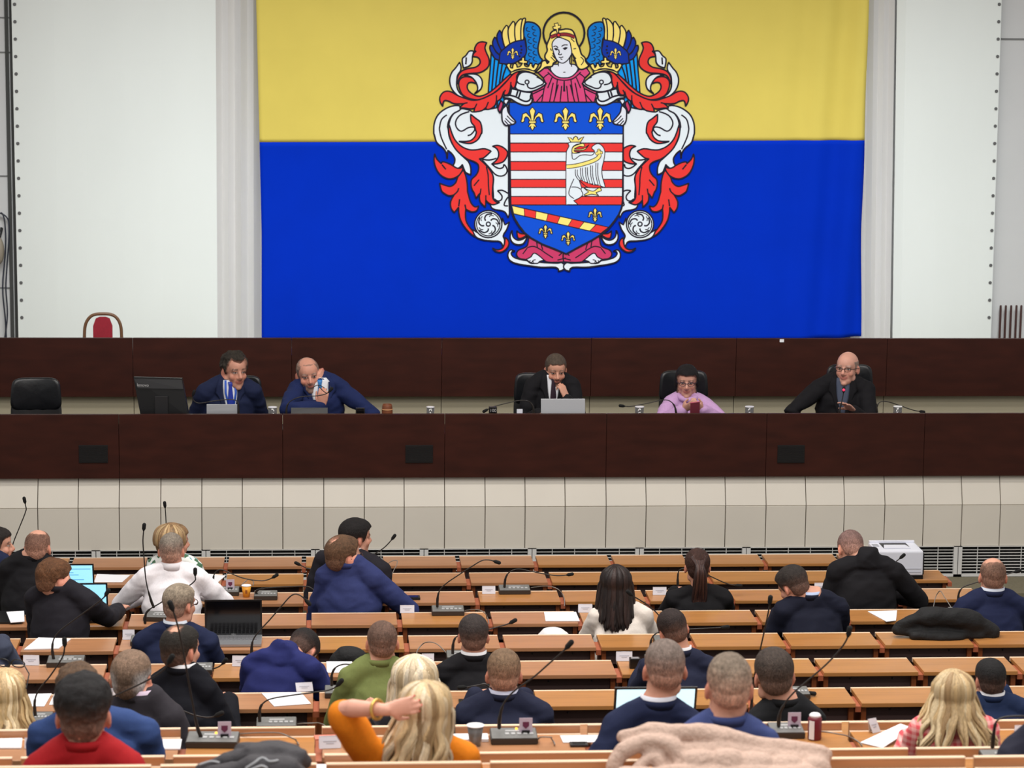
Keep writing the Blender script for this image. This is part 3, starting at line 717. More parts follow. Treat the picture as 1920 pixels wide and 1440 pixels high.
# ------------------------------------------------------------------ desks
DD = 0.30                                                    # depth of a desk top
def make_desk(k, i, x, label, raised):
    Y, Z = YR[k], ZR[k]; g = 0.016; F = RFL[k]
    t = thing('desk', label, 'desk', (x + DW / 2, Y - DD / 2, F), 'wooden desks of the hall rows')
    a, b = x + g, x + DW - g
    bm = bmesh.new(); box(bm, (a, Y - DD, Z - 0.022), (b, Y - 0.014, Z), 0, 0.003)
    new_mesh('desk_top', bm, [OAKB if (x > 1.2 and (i + k) % 4) or (i * 7 + k * 3) % 4 == 0 else OAK, EDGE], t)  # right-hand desks mostly yellower as painted light, the others vary in tone
    bm = bmesh.new(); box(bm, (a, Y - 0.0138, Z - 0.024), (b, Y + 0.006, Z), 0, 0.002); new_mesh('edge_highlight_strip', bm, EDGE, t)  # pale strip painting the highlight along the far edge
    for xs in (a + 0.004, b - 0.030):
        bm = bmesh.new(); box(bm, (xs, Y - DD + 0.03, F), (xs + 0.026, Y - 0.02, Z - 0.023)); new_mesh('side_panel', bm, OAKS, t)
    bm = bmesh.new(); box(bm, (a + 0.031, Y - 0.04, F + 0.12), (b - 0.031, Y - 0.022, Z - 0.024), 0)
    new_mesh('modesty_panel', bm, SHELF, t)
    bm = bmesh.new(); box(bm, (a + 0.031, Y - DD + 0.06, Z - 0.115), (b - 0.031, Y - 0.041, Z - 0.10), 0)
    box(bm, (a + 0.031, Y - DD + 0.055, Z - 0.115), (b - 0.031, Y - DD + 0.06, Z - 0.028), 0)
    new_mesh('shelf_box', bm, SHELF, t)
    for q in (0.3, 0.75):
        bm = bmesh.new(); xx = a + (b - a) * q; ball(bm, (xx, Y - DD + 0.055, Z - 0.05), 0.006, 8); new_mesh('shelf_knob', bm, BLACK, t)
    bm = bmesh.new(); box(bm, (b + 0.001, Y - DD + 0.012, Z - 0.05), (b + 2 * g - 0.001, Y - 0.10, Z - 0.02)); new_mesh('link_strip', bm, LINK, t)
    if raised:
        bm = bmesh.new(); box(bm, (a, Y + 0.0085, Z - 0.2), (b, Y + 0.028, Z + 0.03), 0, 0.002); new_mesh('front_rail', bm, OAK, t)
        bm = bmesh.new(); box(bm, (a, Y + 0.0075, Z + 0.0305), (b, Y + 0.029, Z + 0.035), 0, 0.001); new_mesh('rail_strip', bm, EDGE, t)  # same painted highlight along the rail top
NEAR = {9: 'third row from the bottom edge', 10: 'second row from the bottom edge', 11: 'row along the bottom edge'}
for k in range(1, 12):
    Y = YR[k]
    xl, xr_ = at(-30, 1400, Y).x, at(1950, 1400, Y).x
    if k in ROWX: xr_ = at(ROWX[k], 1080, Y).x + 0.02
    n0 = math.floor((xl - X0[k]) / DW); n1 = math.ceil((xr_ - X0[k]) / DW)
    if k in ROWX:
        n1 = round((xr_ - X0[k]) / DW); off = xr_ - (X0[k] + n1 * DW); X0[k] += 0
    c = 0
    for n in range(n0, n1):
        x = X0[k] + n * DW
        c += 1
        row = f'{ORD[k]} row from the tiled wall' if k < 9 else NEAR[k]
        make_desk(k, n, x, f'orange wooden desk, {ORD[c]} from the left in the {row}', k >= 9)
# end panel strip of the shorter front rows is the last desk's own side panel

# ------------------------------------------------------------------ figures
def rot_to(psi):                     # body axes for a facing angle: 0 faces away from the camera
    a = math.radians(psi); return Vector((math.cos(a), math.sin(a), 0)), Vector((-math.sin(a), math.cos(a), 0))
def head_parts(bm, X=Matrix.Identity(4), s=1.0, fem=False):
    """union pieces of a head in local space: x right, y face, z up, centre between chin and crown"""
    def T(p): return X @ (Vector(p) * s)
    def B(c, r, seg=18, e=None):
        q = bmesh.ops.create_uvsphere(bm, u_segments=seg, v_segments=12, radius=1.0)
        R = e.to_matrix() if e else None
        for v in q['verts']:
            p = Vector((v.co.x * r[0], v.co.y * r[1], v.co.z * r[2]))
            if R: p = R @ p
            v.co = T(p + Vector(c))
    j = 0.93 if fem else 1.0
    B((0, -0.013, 0.037), (0.077, 0.097, 0.087), 24)
    B((0, 0.018, 0.045), (0.068, 0.076, 0.070))
    B((0, -0.045, 0.0), (0.066, 0.060, 0.065))
    B((0, 0.020, -0.03), (0.0625 * j, 0.068, 0.078), 22)
    B((0, 0.040, -0.072), (0.047 * j, 0.046, 0.042))
    B((0, 0.070, -0.094), (0.023, 0.020, 0.020), 12)
    for sx in (-1, 1):
        B((sx * 0.040 * j, 0.056, -0.022), (0.024, 0.024, 0.026), 12)
        B((sx * 0.052 * j, 0.005, -0.065), (0.016, 0.036, 0.026), 12)
        B((sx * 0.028, 0.077, 0.028), (0.026, 0.013, 0.010), 12)
        B((sx * 0.031, 0.072, 0.009), (0.014, 0.013, 0.010), 10)
        B((sx * 0.011, 0.093, -0.027), (0.010, 0.012, 0.009), 10)
        B((sx * 0.079, -0.012, -0.006), (0.0085, 0.019, 0.032), 12, Quaternion((0, 0, 1), sx * 0.45).to_euler())
    pts = [T((0, 0.083, 0.022)), T((0, 0.097, 0.0)), T((0, 0.110, -0.020)), T((0, 0.102, -0.030))]
    tube(bm, pts, [0.009 * s, 0.011 * s, 0.0125 * s, 0.010 * s], seg=10)
    B((0, 0.084, -0.048), (0.023, 0.011, 0.007), 12)
    B((0, 0.082, -0.058), (0.021, 0.012, 0.0075), 12)
bm = bmesh.new(); head_parts(bm)
HEADT = remesh(bm, 0.005, 3)
HV = [v.co.copy() for v in HEADT.vertices]; HN = [v.normal.copy() for v in HEADT.vertices]; HF = [tuple(p.vertices) for p in HEADT.polygons]
HBVH = BVHTree.FromPolygons(HV, HF)

def hairline(p, front=0.062, nape=-0.075, side=-0.005):
    phi = math.degrees(math.atan2(p.y + 0.012, abs(p.x) + 1e-6))
    K = [(-90, nape), (-50, nape + 0.004), (-28, nape + 0.03), (-14, side + 0.028), (8, side + 0.030), (16, side - 0.012), (27, side - 0.005), (38, 0.045), (55, front), (90, front)]
    for (a, va), (b, vb) in zip(K[:-1], K[1:]):
        if a <= phi <= b: return va + (vb - va) * (phi - a) / (b - a)
    return front
def shell_hair(X, s, parent, col, ts=0.004, tt=0.012, front=0.062, nape=-0.075, bald=0.0, bc=(0, -0.03), messy=0.0, fade=0.5, top=None, skin=(200, 150, 125), low=0.0, side=-0.005, parting=0.0, seed=0, grey=None, name='hair', recede=0.0, over_ears=False):
    """cropped hair: the scalp offset outwards, thinning at the edges"""
    c1 = lin(col); c2 = lin(top or col); cs = lin(skin); cg = lin(grey) if grey else None
    pos, colr, mk = [], [], []
    sd = Vector((seed * 3.1, seed * 1.7, 0))
    for p, n in zip(HV, HN):
        ny = noise.noise(p * 45 + sd)
        fr = front + recede * sstep(0.015, 0.05, abs(p.x)) * (0.03 if p.y > 0 else 0)
        b = hairline(p, fr, nape, side) + ny * 0.006
        m = sstep(-0.002, 0.012, p.z - b)
        ear = abs(p.x) > 0.070 and -0.04 < p.y < 0.012 and p.z < 0.034
        if not over_ears and abs(p.x) > 0.079 and -0.045 < p.y < 0.02 and p.z < 0.034: m = 0
        if bald:
            d = math.hypot(p.x - bc[0], p.y - bc[1])
            if p.z > 0.06: m *= sstep(bald * 0.55, bald * 1.35, d + ny * 0.014)
        hgt = sstep(low, low + 0.10, p.z)
        t = ts + (tt - ts) * hgt
        t += 0.0011 * noise.noise(Vector((p.x * 190, p.y * 110, p.z * 110)) + sd) * m
        if messy: t += messy * (noise.noise(p * 32 + sd) + 0.6 * noise.noise(p * 70 + sd)) * m
        if parting: t += parting * sstep(-0.04, 0.06, p.x) * hgt * sstep(0.0, 0.08, p.y)
        pos.append(p + n * (t * m - 0.004 * (1 - m)))
        den = (1 - fade * (1 - sstep(low - 0.08, low + 0.075, p.z + 0.012 * ny))) * (0.08 + 0.92 * m)
        cc = [a + (bb - a) * hgt for a, bb in zip(c1, c2)]
        if cg:
            w = sstep(0.02, 0.06, abs(p.x)) * (1 - sstep(0.02, 0.07, p.z)); cc = [a + (bb - a) * w for a, bb in zip(cc, cg)]
        v = 1 + 0.45 * noise.noise(Vector((p.x * 170, p.y * 60, p.z * 60)) + sd) + 0.25 * noise.noise(p * 26 + sd)
        colr.append([max(0.003, (a * den + q * (1 - den)) * v) for a, q in zip(cc, cs)]); mk.append(m)
    keep = [f for f in HF if any(mk[i] > 0.02 for i in f)]
    used = sorted({i for f in keep for i in f}); ix = {v: k for k, v in enumerate(used)}
    me = bpy.data.meshes.new(name)
    me.from_pydata([X @ (pos[i] * s) for i in used], [], [tuple(ix[i] for i in f) for f in keep]); me.update()
    setcol(me, [colr[i] for i in used])
    return finish(me, name, mat('hair_fibre', (90, 70, 50), 0.7, attr=True, nscale=300, namp=0.45, stretch=(1, 1, 0.3), bump=0.6, spec=0.3), parent)
def scalp(az, el):
    """point and normal on the scalp in a direction (azimuth from the face, elevation)"""
    d = Vector((math.sin(az) * math.cos(el), math.cos(az) * math.cos(el), math.sin(el)))
    o = Vector((0, -0.015, 0.03)); h = HBVH.ray_cast(o + d * 0.4, -d)
    return (h[0], h[1]) if h[0] else (o + d * 0.09, d)
def strand_hair(X, s, parent, cols, n=90, length=0.36, amin=95, amax=265, wave=0.0, r=0.011, spread=0.0, seed=1, el0=(0.75, 1.35), name='hair', lay=0.012, tipvar=0.06, drop=(0, -0.02, 0), part_x=0.0, gather=None, flat=1.6, roughc=0.5, taper=0.42, clumps=0, cpull=0.75):
    """long hair as many tapering locks that lie on the scalp and fall from it; one mesh"""
    rnd = random.Random(seed); bm = bmesh.new(); cl = []
    cph = [rnd.uniform(0, 6.28) for _ in range(60)]; cln = [rnd.uniform(0.82, 1.12) for _ in range(60)]; cof = [rnd.uniform(-0.35, 0.35) for _ in range(60)]
    for i in range(n):
        az = math.radians(amin + (amax - amin) * (i + rnd.random()) / n)
        e1 = rnd.uniform(*el0); P = []
        ph = rnd.uniform(0, 6.28); lr_ = rnd.uniform(0.35, 1.25); l = lay * lr_; ck = -1
        if clumps:
            ck = int((i + 0.5) / n * clumps); ph = cph[ck] + rnd.uniform(-0.5, 0.5)
            ca = math.radians(amin + (amax - amin) * (ck + 0.5 + cof[ck]) / clumps)
        for q in range(6):
            el = e1 + (-0.25 - e1) * q / 5
            p, nn = scalp(az, el); p = p + nn * (l * (0.5 + 0.5 * min(1, q / 2)))
            P.append(p)
            if p.z < -0.02: break
        last = P[-1]; out = Vector((last.x, last.y + 0.015, 0)); out = out.normalized() if out.length > 1e-4 else Vector((0, -1, 0))
        L = length * (cln[ck] if ck >= 0 else 1) * (1 + rnd.uniform(-tipvar, tipvar) * 2) * (0.86 if abs(last.x) > 0.06 else 1)
        m = 9
        for q in range(1, m + 1):
            f = q / m; amp = wave * min(1, f * 2.2)
            w = amp * math.sin(ph * 0.5 + f * 9.5 + az * 3); w2 = amp * math.cos(ph * 0.5 + f * 8.2 + az * 2)
            tx = -out.y; ty = out.x
            p = last + Vector((out.x * spread * f + tx * w + drop[0] * f, out.y * spread * f + ty * w + w2 * 0.6 * out.y + drop[1] * f * (1 if out.y < 0 else 0.3), -L * f))
            if ck >= 0:
                cp_, cn_ = scalp(ca, -0.15); tgt = cp_ + cn_ * lay + Vector((cn_.x * spread * f * 1.2 + drop[0] * f, (cn_.y * spread * f if cn_.y < 0 else 0) + drop[1] * f, 0)); tgt.x += wave * 1.2 * math.sin(cph[ck] + f * 8); tgt.z = p.z
                p = p.lerp(tgt, cpull * sstep(0.1, 0.9, f))
            if gather: p = p.lerp(Vector(gather) + Vector((0, 0, -L * f)), min(0.85, f * 1.2))
            P.append(p)
        P = crom(P, 2)
        nP = len(P); rr = r * rnd.uniform(0.7, 1.25)
        rad = [((rr * flat * (0.55 + 0.45 * min(1, k / 4)) * (1 - (1 - taper) * (k / nP) ** 3) * s), rr * 0.75 * s * (1 - (1 - taper) * (k / nP) ** 2)) for k in range(nP)]
        rad[-1] = (rad[-1][0] * 0.3, rad[-1][1] * 0.3)
        before = len(bm.verts)
        tube(bm, [X @ (p * s) for p in P], rad, side=X.to_3x3() @ Vector((-out.y, out.x, 0.0001)), seg=7)
        c = lin(cols[rnd.randrange(len(cols))]); v = rnd.uniform(0.72, 1.15) * (0.55 + 0.5 * min(1.0, lr_))  # locks lying deeper get a darker colour, painting shade between the layers
        cl += [[a * v for a in c]] * (len(bm.verts) - before)
    me = bpy.data.meshes.new(name); bm.to_mesh(me); bm.free(); setcol(me, cl)
    return finish(me, name, mat('long_hair_fibre', (90, 70, 50), roughc, attr=True, nscale=160, namp=0.25, stretch=(1, 1, 0.06), bump=0.3, spec=0.4), parent)

def hand_parts(bm, wr, d, pn, side, curl=0.5, s=1.0, spread=0.25, curls=None, thumb=0.6):
    """palm, four bent fingers of different length and a thumb from the side of the palm"""
    d = d.normalized(); pn = (pn - d * pn.dot(d)).normalized(); u = d.cross(pn) * side     # u points to the thumb side
    tube(bm, [wr - d * 0.03 * s, wr + d * 0.01 * s, wr + d * 0.05 * s, wr + d * 0.085 * s], [(0.025 * s, 0.019 * s), (0.031 * s, 0.017 * s), (0.040 * s, 0.015 * s), (0.038 * s, 0.012 * s)], side=u, seg=12)
    tips = []
    for i, (off, L, b) in enumerate(((0.031, 0.070, 0.082), (0.0105, 0.079, 0.088), (-0.0105, 0.073, 0.084), (-0.031, 0.058, 0.076))):
        p = wr + u * off * s + d * b * s; q = d + u * (off * spread * 8); q.normalize(); c = (curls[i] if curls else curl)
        P = [p - q * 0.012 * s, p]; ang = c * 0.5
        for seg_, fr in enumerate((0.45, 0.32, 0.23)):
            ang_ = ang; dirv = q * math.cos(ang_) + pn * math.sin(ang_); p = p + dirv * L * fr * s; P.append(p); ang += c * (1.15, 0.9, 0)[seg_]
        tube(bm, P, [0.0088 * s, 0.0092 * s, 0.0084 * s, 0.0078 * s, 0.0066 * s], seg=9); tips.append((P[-1], P[-1] - P[-2], pn))
    p = wr + u * 0.026 * s + d * 0.022 * s; q = (d * 0.65 + u * 0.75 * (1.2 - thumb * 0.6) + pn * (0.25 + 0.4 * thumb)).normalized(); q2 = (d * 0.95 + u * 0.12 + pn * 0.35 * (0.5 + thumb)).normalized()
    P = [p - q * 0.01 * s, p + q * 0.018 * s, p + q * 0.036 * s, p + q * 0.036 * s + q2 * 0.026 * s, p + q * 0.036 * s + q2 * 0.046 * s]
    tube(bm, P, [0.013 * s, 0.0125 * s, 0.0105 * s, 0.0096 * s, 0.0078 * s], seg=9)
    return tips
def ik(a, b, l1, l2, pole):
    v = b - a; L = min(v.length, (l1 + l2) * 0.995); v = v.normalized(); b = a + v * L
    x = (l1 * l1 - l2 * l2 + L * L) / (2 * L); h = math.sqrt(max(0.0, l1 * l1 - x * x))
    q = pole - v * pole.dot(v); q = q.normalized() if q.length > 1e-5 else v.orthogonal().normalized()
    return a + v * x + q * h, b
CLOTH = {}
def cloth(name, col, rough=0.85, pattern=None):
    if pattern is None: return mat('cloth_' + name, col, rough, nscale=90, namp=0.07, bump=0.08, bscale=40, spec=0.25, sheen=0.0)
    return pattern
def wrinkle(me, amp, sc, seed, ax=ZA):
    co = [v.co.copy() for v in me.vertices]; no = [v.normal.copy() for v in me.vertices]; o = Vector((seed * 5.3, seed * 2.9, seed))
    for v, c, n in zip(me.vertices, co, no):
        c2 = c + Vector((0, 0, 0.05 * noise.noise(c * 5 + o)))
        q = Vector((c2.x * sc * 0.55 + c2.z * sc * 0.25, c2.y * sc * 0.8, c2.z * sc * 1.25 - c2.x * sc * 0.2)) + o
        w = noise.noise(q) + 0.5 * noise.noise(q * 2.1 + Vector((noise.noise(q) * 2, 0, 0)))
        r = 1 - abs(noise.noise(q * 1.3 + Vector((7, 1, 3)))) * 2.2
        v.co = c + n * amp * (w * 0.8 + r * 0.5)
SKIN = mat('skin', (214, 160, 136), 0.52, attr=True, spec=0.35)
NPERS = [0]
PERSONS = []
def person(label, head, Y, sh, floor, deskz, psi=0, hpsi=None, hpitch=0, hroll=0, skin=(214, 158, 134), hair=None, top=('navy', (30, 36, 62)), collar=None, jcollar=True,
           lean=0.10, hipx=None, arms=('desk', 'desk'), sleeve=1.0, fem=False, vox=0.008, cvox=0.011, wr=0.009, wsc=9, scale=1.0, glasses=None, beard=None, group=None, bare=False, loose=0.0, neck=1.0, nails=None, hat=None, elbows=(None, None), trouser=(28, 28, 34), sdy=0.02, wrists=None, eyes=True, seat=0.47, brow=None, nkc=0.0, poles=None):
    NPERS[0] += 1; seed = NPERS[0]
    P = ppm(Y); hk = hair or {}; long_ = hk.get('kind') == 'long'
    thk = 0.022 if long_ else hk.get('tt', 0.004); sdk = 0.016 if long_ else hk.get('ts', 0.002)
    hs = (head[2] / P / (0.155 + 2 * sdk) if len(head) > 2 else 1.03) * scale
    ht = at(head[0], head[1], Y)
    hu, hf = rot_to(psi if hpsi is None else hpsi)
    pit = math.radians(hpitch); rol = math.radians(hroll)
    Rm = Matrix((hu, hf, ZA)).transposed()
    Rm = Rm @ Matrix.Rotation(rol, 3, 'Y') @ Matrix.Rotation(-pit, 3, 'X')
    # crown lies at the given pixel: find the top of the rotated skull
    topz = max((Rm @ (v * hs)).z for v in HV[::7])
    midx = [(Rm @ (v * hs)) for v in HV[::7]]
    cx = (max(v.x for v in midx) + min(v.x for v in midx)) / 2; ccy = sum(v.y for v in midx) / len(midx)
    H = Vector((ht.x - cx, Y - ccy, ht.z - topz - thk * hs))
    X = Matrix.Translation(H) @ Rm.to_4x4()
    bs = max(0.9, min(1.12, hs)) * (0.92 if fem else 1.0)
    u, f = rot_to(psi)
    xl_, xr_, ysh = sh
    sc = at((xl_ + xr_) / 2, ysh, Y + sdy * 0); S = Vector((sc.x, Y, sc.z - 0.055 * bs)) - f * sdy
    c = max(0.45, abs(u.x))
    shw = max(0.12, (xr_ - xl_) / 2 / P / c - 0.062 * bs)
    hx = S.x if hipx is None else at(hipx, ysh, Y).x
    hip = Vector((hx, S.y, floor + seat + 0.09)) - f * lean
    root = thing('person', label, 'person', (hip.x, hip.y, floor), group)
    nb = S + ZA * (0.100 if jcollar and not nkc else 0.080) * bs
    base = H + Rm @ Vector((0, -0.022, -0.055)) * hs
    JL = S - u * shw; JR = S + u * shw
    l1, l2 = 0.285 * bs, 0.25 * bs
    A = []
    for i, (J, sgn) in enumerate(((JL, -1), (JR, 1))):
        spec_ = arms[i]
        pole = u * sgn * 0.5 - ZA * 1.0 - f * 0.3; wz = deskz + 0.082
        if spec_ == 'desk': w = S + f * 0.275 + u * sgn * 0.12; w.z = wz
        elif spec_ == 'wide': w = S + f * 0.27 + u * sgn * 0.17; w.z = wz; pole = u * sgn * 1.0 - ZA * 0.75
        elif spec_ == 'lap': w = S + f * 0.06 + u * sgn * 0.10; w.z = floor + seat + 0.19
        elif spec_ == 'hang': w = J + u * sgn * 0.07 - ZA * 0.50 * bs + f * 0.04
        else: w = Vector(spec_)
        if poles: pole = u * sgn * poles[0] - ZA * poles[1] - f * poles[2]
        if elbows[i] is not None:
            E_ = Vector(elbows[i]); E_ = J + (E_ - J).normalized() * l1; w = E_ + (w - E_).normalized() * l2
        else: E_, w = ik(J, w, l1, l2, pole)
        A.append((J, E_, w))
    # ---- body: one continuous skin
    bm = bmesh.new(); head_parts(bm, X, hs, fem)
    nr = (0.050 if fem else 0.060) * hs * neck
    tube(bm, [nb - ZA * 0.05, nb, nb.lerp(base, 0.55), base + Rm @ Vector((0, 0.0, 0.03))], [nr * 1.25, nr * 1.12, nr, nr * 0.98], seg=16)
    sp = lambda t: hip.lerp(S, t)
    k = 0.86
    tube(bm, [hip - ZA * 0.04, sp(0.3), sp(0.65), sp(0.92), S + ZA * 0.02], [(0.165 * bs * k, 0.11 * bs * k), (0.15 * bs * k, 0.10 * bs * k), (0.165 * bs * k, 0.105 * bs * k), (shw * 0.82, 0.085 * bs), (shw * 0.55, 0.06 * bs)], side=u, seg=18)
    tips = []
    for i, (J, E_, w) in enumerate(A):
        sgn = (-1, 1)[i]
        tube(bm, [nb - ZA * 0.03 + u * sgn * 0.03, J], [0.045 * bs, 0.046 * bs], seg=10)
        if bare: tube(bm, [J, J.lerp(E_, 0.5), E_, E_.lerp(w, 0.3), w], [0.048 * bs, 0.046 * bs, 0.039 * bs, 0.040 * bs, 0.026 * bs], seg=12)
        else: tube(bm, [J, J.lerp(E_, 0.5), E_, E_.lerp(w, 0.4), w], [0.044 * bs, 0.041 * bs, 0.034 * bs, 0.033 * bs, 0.024 * bs], seg=12)
        hd = (w - E_).normalized(); kw = dict(curl=0.2)
        if spec_ in ('desk', 'wide'): hd = Vector((hd.x, hd.y, 0)).normalized()
        pn = -ZA if abs(hd.z) < 0.8 else -f
        if wrists and wrists[i]:
            q = wrists[i]; hd = Vector(q.get('d', hd)).normalized(); pn = Vector(q.get('pn', pn)); kw = {a: b for a, b in q.items() if a not in ('d', 'pn')}
        tips.append(hand_parts(bm, w + hd * 0.012, hd, pn, sgn * 1.0, s=bs * 0.98, **kw))
    legs = []
    for sgn in (-1, 1):
        h0 = hip + u * sgn * 0.09 - ZA * 0.03; kn = h0 + f * 0.33 + u * sgn * 0.03; kn.z = floor + seat + 0.03; an = kn - f * (0.135 if psi < 150 else -0.02); an.z = floor + 0.09
        legs.append((h0, kn, an)); tube(bm, [h0, kn, an], [0.066, 0.047, 0.033], seg=10)
        tube(bm, [an - f * 0.03 - ZA * 0.045, an + f * 0.13 - ZA * 0.055], [(0.034, 0.026), (0.032, 0.02)], side=u, seg=10)
    me = remesh(bm, vox, 2)
    Xi = X.inverted(); base_c = Vector(lin(skin)); cols = []
    lip = base_c.copy(); lip.x *= 0.80; lip.y *= 0.52; lip.z *= 0.55
    red = base_c.copy(); red.x *= 1.0; red.y *= 0.70; red.z *= 0.66
    hc = Vector(lin(brow or (hair or {}).get('col', (60, 45, 35)))); bc_ = Vector(lin(beard)) if beard else None
    for v in me.vertices:
        q = (Xi @ v.co) / hs; cc = base_c * (1 + 0.10 * noise.noise(v.co * 22))
        if q.length < 0.2:
            ax = abs(q.x)
            if ax > 0.0745 and abs(q.y + 0.012) < 0.036: cc = cc.lerp(red, 0.7)
            if q.y > 0.045:
                cc = cc.lerp(red, 0.45 * (1 - sstep(0.012, 0.034, math.hypot(ax - 0.042, q.z + 0.024))))
                if q.y > 0.098 and q.z < -0.005: cc = cc.lerp(red, 0.35)
                if -0.066 < q.z < -0.043 and ax < 0.026 and q.y > 0.07: cc = cc.lerp(lip, 0.85)
                if bc_ is not None and q.z < -0.036 and not (-0.062 < q.z < -0.046 and ax < 0.02): cc = cc.lerp(bc_, 0.8 * sstep(-0.034, -0.046, q.z))
                ez = 0.012
                if eyes:
                    dx_, dz_ = (ax - 0.031) / 0.0135, (q.z - ez) / 0.0058
                    if dx_ * dx_ + dz_ * dz_ < 1: cc = Vector((0.50, 0.47, 0.45)) if math.hypot(ax - 0.031, q.z - ez) > 0.006 else Vector((0.02, 0.015, 0.012))
                    elif dx_ * dx_ + dz_ * dz_ < 2.1: cc = cc.lerp(Vector((0.10, 0.05, 0.04)), 0.55)
                if 0.013 < ax < 0.050 and abs(q.z - (0.031 + 0.004 * math.sin((ax - 0.013) * 70))) < 0.0052: cc = cc.lerp(hc, 0.75)
            elif bc_ is not None and q.y > 0.0 and q.z < -0.03: cc = cc.lerp(bc_, 0.55 * sstep(0.0, 0.03, q.y))
        cols.append(cc)
    if nails:
        nl = Vector(lin(nails))
        for i, v in enumerate(me.vertices):
            for side_ in tips:
                for (tp, td, pn_) in side_:
                    if (v.co - tp).length < 0.013 and (v.co - tp).dot(pn_) < 0.004: cols[i] = nl
    setcol(me, cols)
    body = finish(me, 'body', SKIN, root)
    # ---- clothing
    tn, tc = top[0], top[1]; cm = top[2] if len(top) > 2 else cloth(tn, tc)
    cl = (0.016 + loose) * bs
    bm = bmesh.new()
    tube(bm, [hip - ZA * 0.10, sp(0.3), sp(0.62), sp(0.88), S + ZA * 0.025, nb - ZA * 0.002], [(0.175 * bs + cl, 0.115 * bs + cl), (0.160 * bs + cl, 0.11 * bs + cl), (0.172 * bs + cl, 0.115 * bs + cl), (shw * 0.98, 0.105 * bs + cl * 0.6), (shw * 0.62, 0.080 * bs), (nr * 1.22, nr * 1.22)], side=u, seg=22, cap=False)
    TT = None
    if psi > 150:
        bt = bm.copy()
        for i, (J, E_, w) in enumerate(A): tube(bt, [nb - ZA * 0.022 + u * (-1, 1)[i] * 0.035, J], [0.060 * bs, 0.066 * bs], seg=14)
        mt = remesh(bt, cvox, 5); wrinkle(mt, wr, wsc, seed); TT = BVHTree.FromPolygons([v.co for v in mt.vertices], [tuple(q.vertices) for q in mt.polygons]); bpy.data.meshes.remove(mt)
    if jcollar:
        for sgn, J in ((-1, JL), (1, JR)):
            tube(bm, [nb - ZA * 0.045 + u * sgn * 0.05, J + ZA * 0.020 + u * sgn * 0.012], [0.050 * bs, 0.050 * bs], seg=12)
    for i, (J, E_, w) in enumerate(A):
        sgn = (-1, 1)[i]
        tube(bm, [nb - ZA * 0.022 + u * sgn * 0.035, nb.lerp(J, 0.55) + ZA * 0.008, J], [0.060 * bs, 0.062 * bs, 0.064 * bs + cl * 0.3], seg=14)
        e = w if sleeve >= 1 else (E_.lerp(w, (sleeve - 0.5) * 2) if sleeve > 0.5 else J.lerp(E_, sleeve * 2))
        if sleeve > 0.5: tube(bm, [J, J.lerp(E_, 0.5), E_, E_.lerp(e, 0.5), e - (e - E_).normalized() * 0.012], [0.058 * bs + cl * 0.5, 0.052 * bs + cl * 0.6, 0.046 * bs + cl * 0.6, 0.043 * bs + cl * 0.5, 0.036 * bs + cl * 0.5], seg=14)
        else: tube(bm, [J, J.lerp(e, 0.5), e], [0.060 * bs + cl * 0.5, 0.058 * bs + cl, 0.055 * bs + cl], seg=14)
    if nkc: tube(bm, [nb - ZA * 0.03, nb, nb.lerp(base, nkc)], [nr * 1.6, nr * 1.6, nr * 1.25], seg=16, cap=False)
    me = remesh(bm, cvox, 3)
    wrinkle(me, wr, wsc, seed)
    j = finish(me, 'jacket' if jcollar else 'shirt', cm, root)
    def ringband(c, axis, r, z0, z1, th, m, name, tilt=0.0, fdrop=0.0, gap=0.0, flare=0.0):
        bm = bmesh.new(); n = 28; R1 = []
        for a in range(n + 1 if not gap else n + 1):
            t = gap + (2 * math.pi - 2 * gap) * a / n if gap else 2 * math.pi * a / n
            d = f * math.cos(t) + u * math.sin(t); fr = max(0, math.cos(t)) * fdrop
            R1.append([bm.verts.new(c + d * (r + flare) + ZA * (z0 - fr)), bm.verts.new(c + d * r + ZA * (z1 - fr) ), bm.verts.new(c + d * (r - th) + ZA * (z1 - fr)), bm.verts.new(c + d * (r + flare - th) + ZA * (z0 - fr))])
        for a in range(n):
            for b in range(4): bm.faces.new((R1[a][b], R1[a + 1][b], R1[a + 1][(b + 1) % 4], R1[a][(b + 1) % 4]))
        bmesh.ops.recalc_face_normals(bm, faces=bm.faces)
        return new_mesh(name, bm, m, root, True)
    nc = nb.lerp(base, 0.22 + nkc * 0.75)
    if jcollar: ringband(nc, None, nr * 1.21, -0.020, 0.012 * bs, 0.006, cm, 'jacket_collar', fdrop=0.05, flare=0.003)
    if collar: ringband(nc, None, nr * 1.17, -0.02, 0.028 * bs, 0.006, mat('collar_%d_%d_%d' % collar, collar, 0.75), 'shirt_collar', fdrop=0.03, flare=0.004)
    bm = bmesh.new()
    for h0, kn, an in legs: tube(bm, [h0 - f * 0.05 + ZA * 0.0, h0, kn, an + ZA * 0.02], [0.085, 0.085, 0.064, 0.050], seg=12)
    tube(bm, [hip - u * 0.07 - ZA * 0.01, hip + u * 0.07 - ZA * 0.01], [0.11, 0.11], seg=12)
    finish(remesh(bm, 0.018, 3), 'trousers', cloth('trousers_%d_%d_%d' % trouser, trouser), root)
    for h0, kn, an in legs:
        bm = bmesh.new(); tube(bm, [an - f * 0.05 - ZA * 0.05, an + f * 0.06 - ZA * 0.045, an + f * 0.17 - ZA * 0.058], [(0.042, 0.04), (0.046, 0.044), (0.036, 0.03)], side=u, seg=12)
        me2 = bpy.data.meshes.new('shoe'); bm.to_mesh(me2); bm.free(); finish(me2, 'shoe', mat('shoe_leather', (18, 16, 16), 0.4), root)
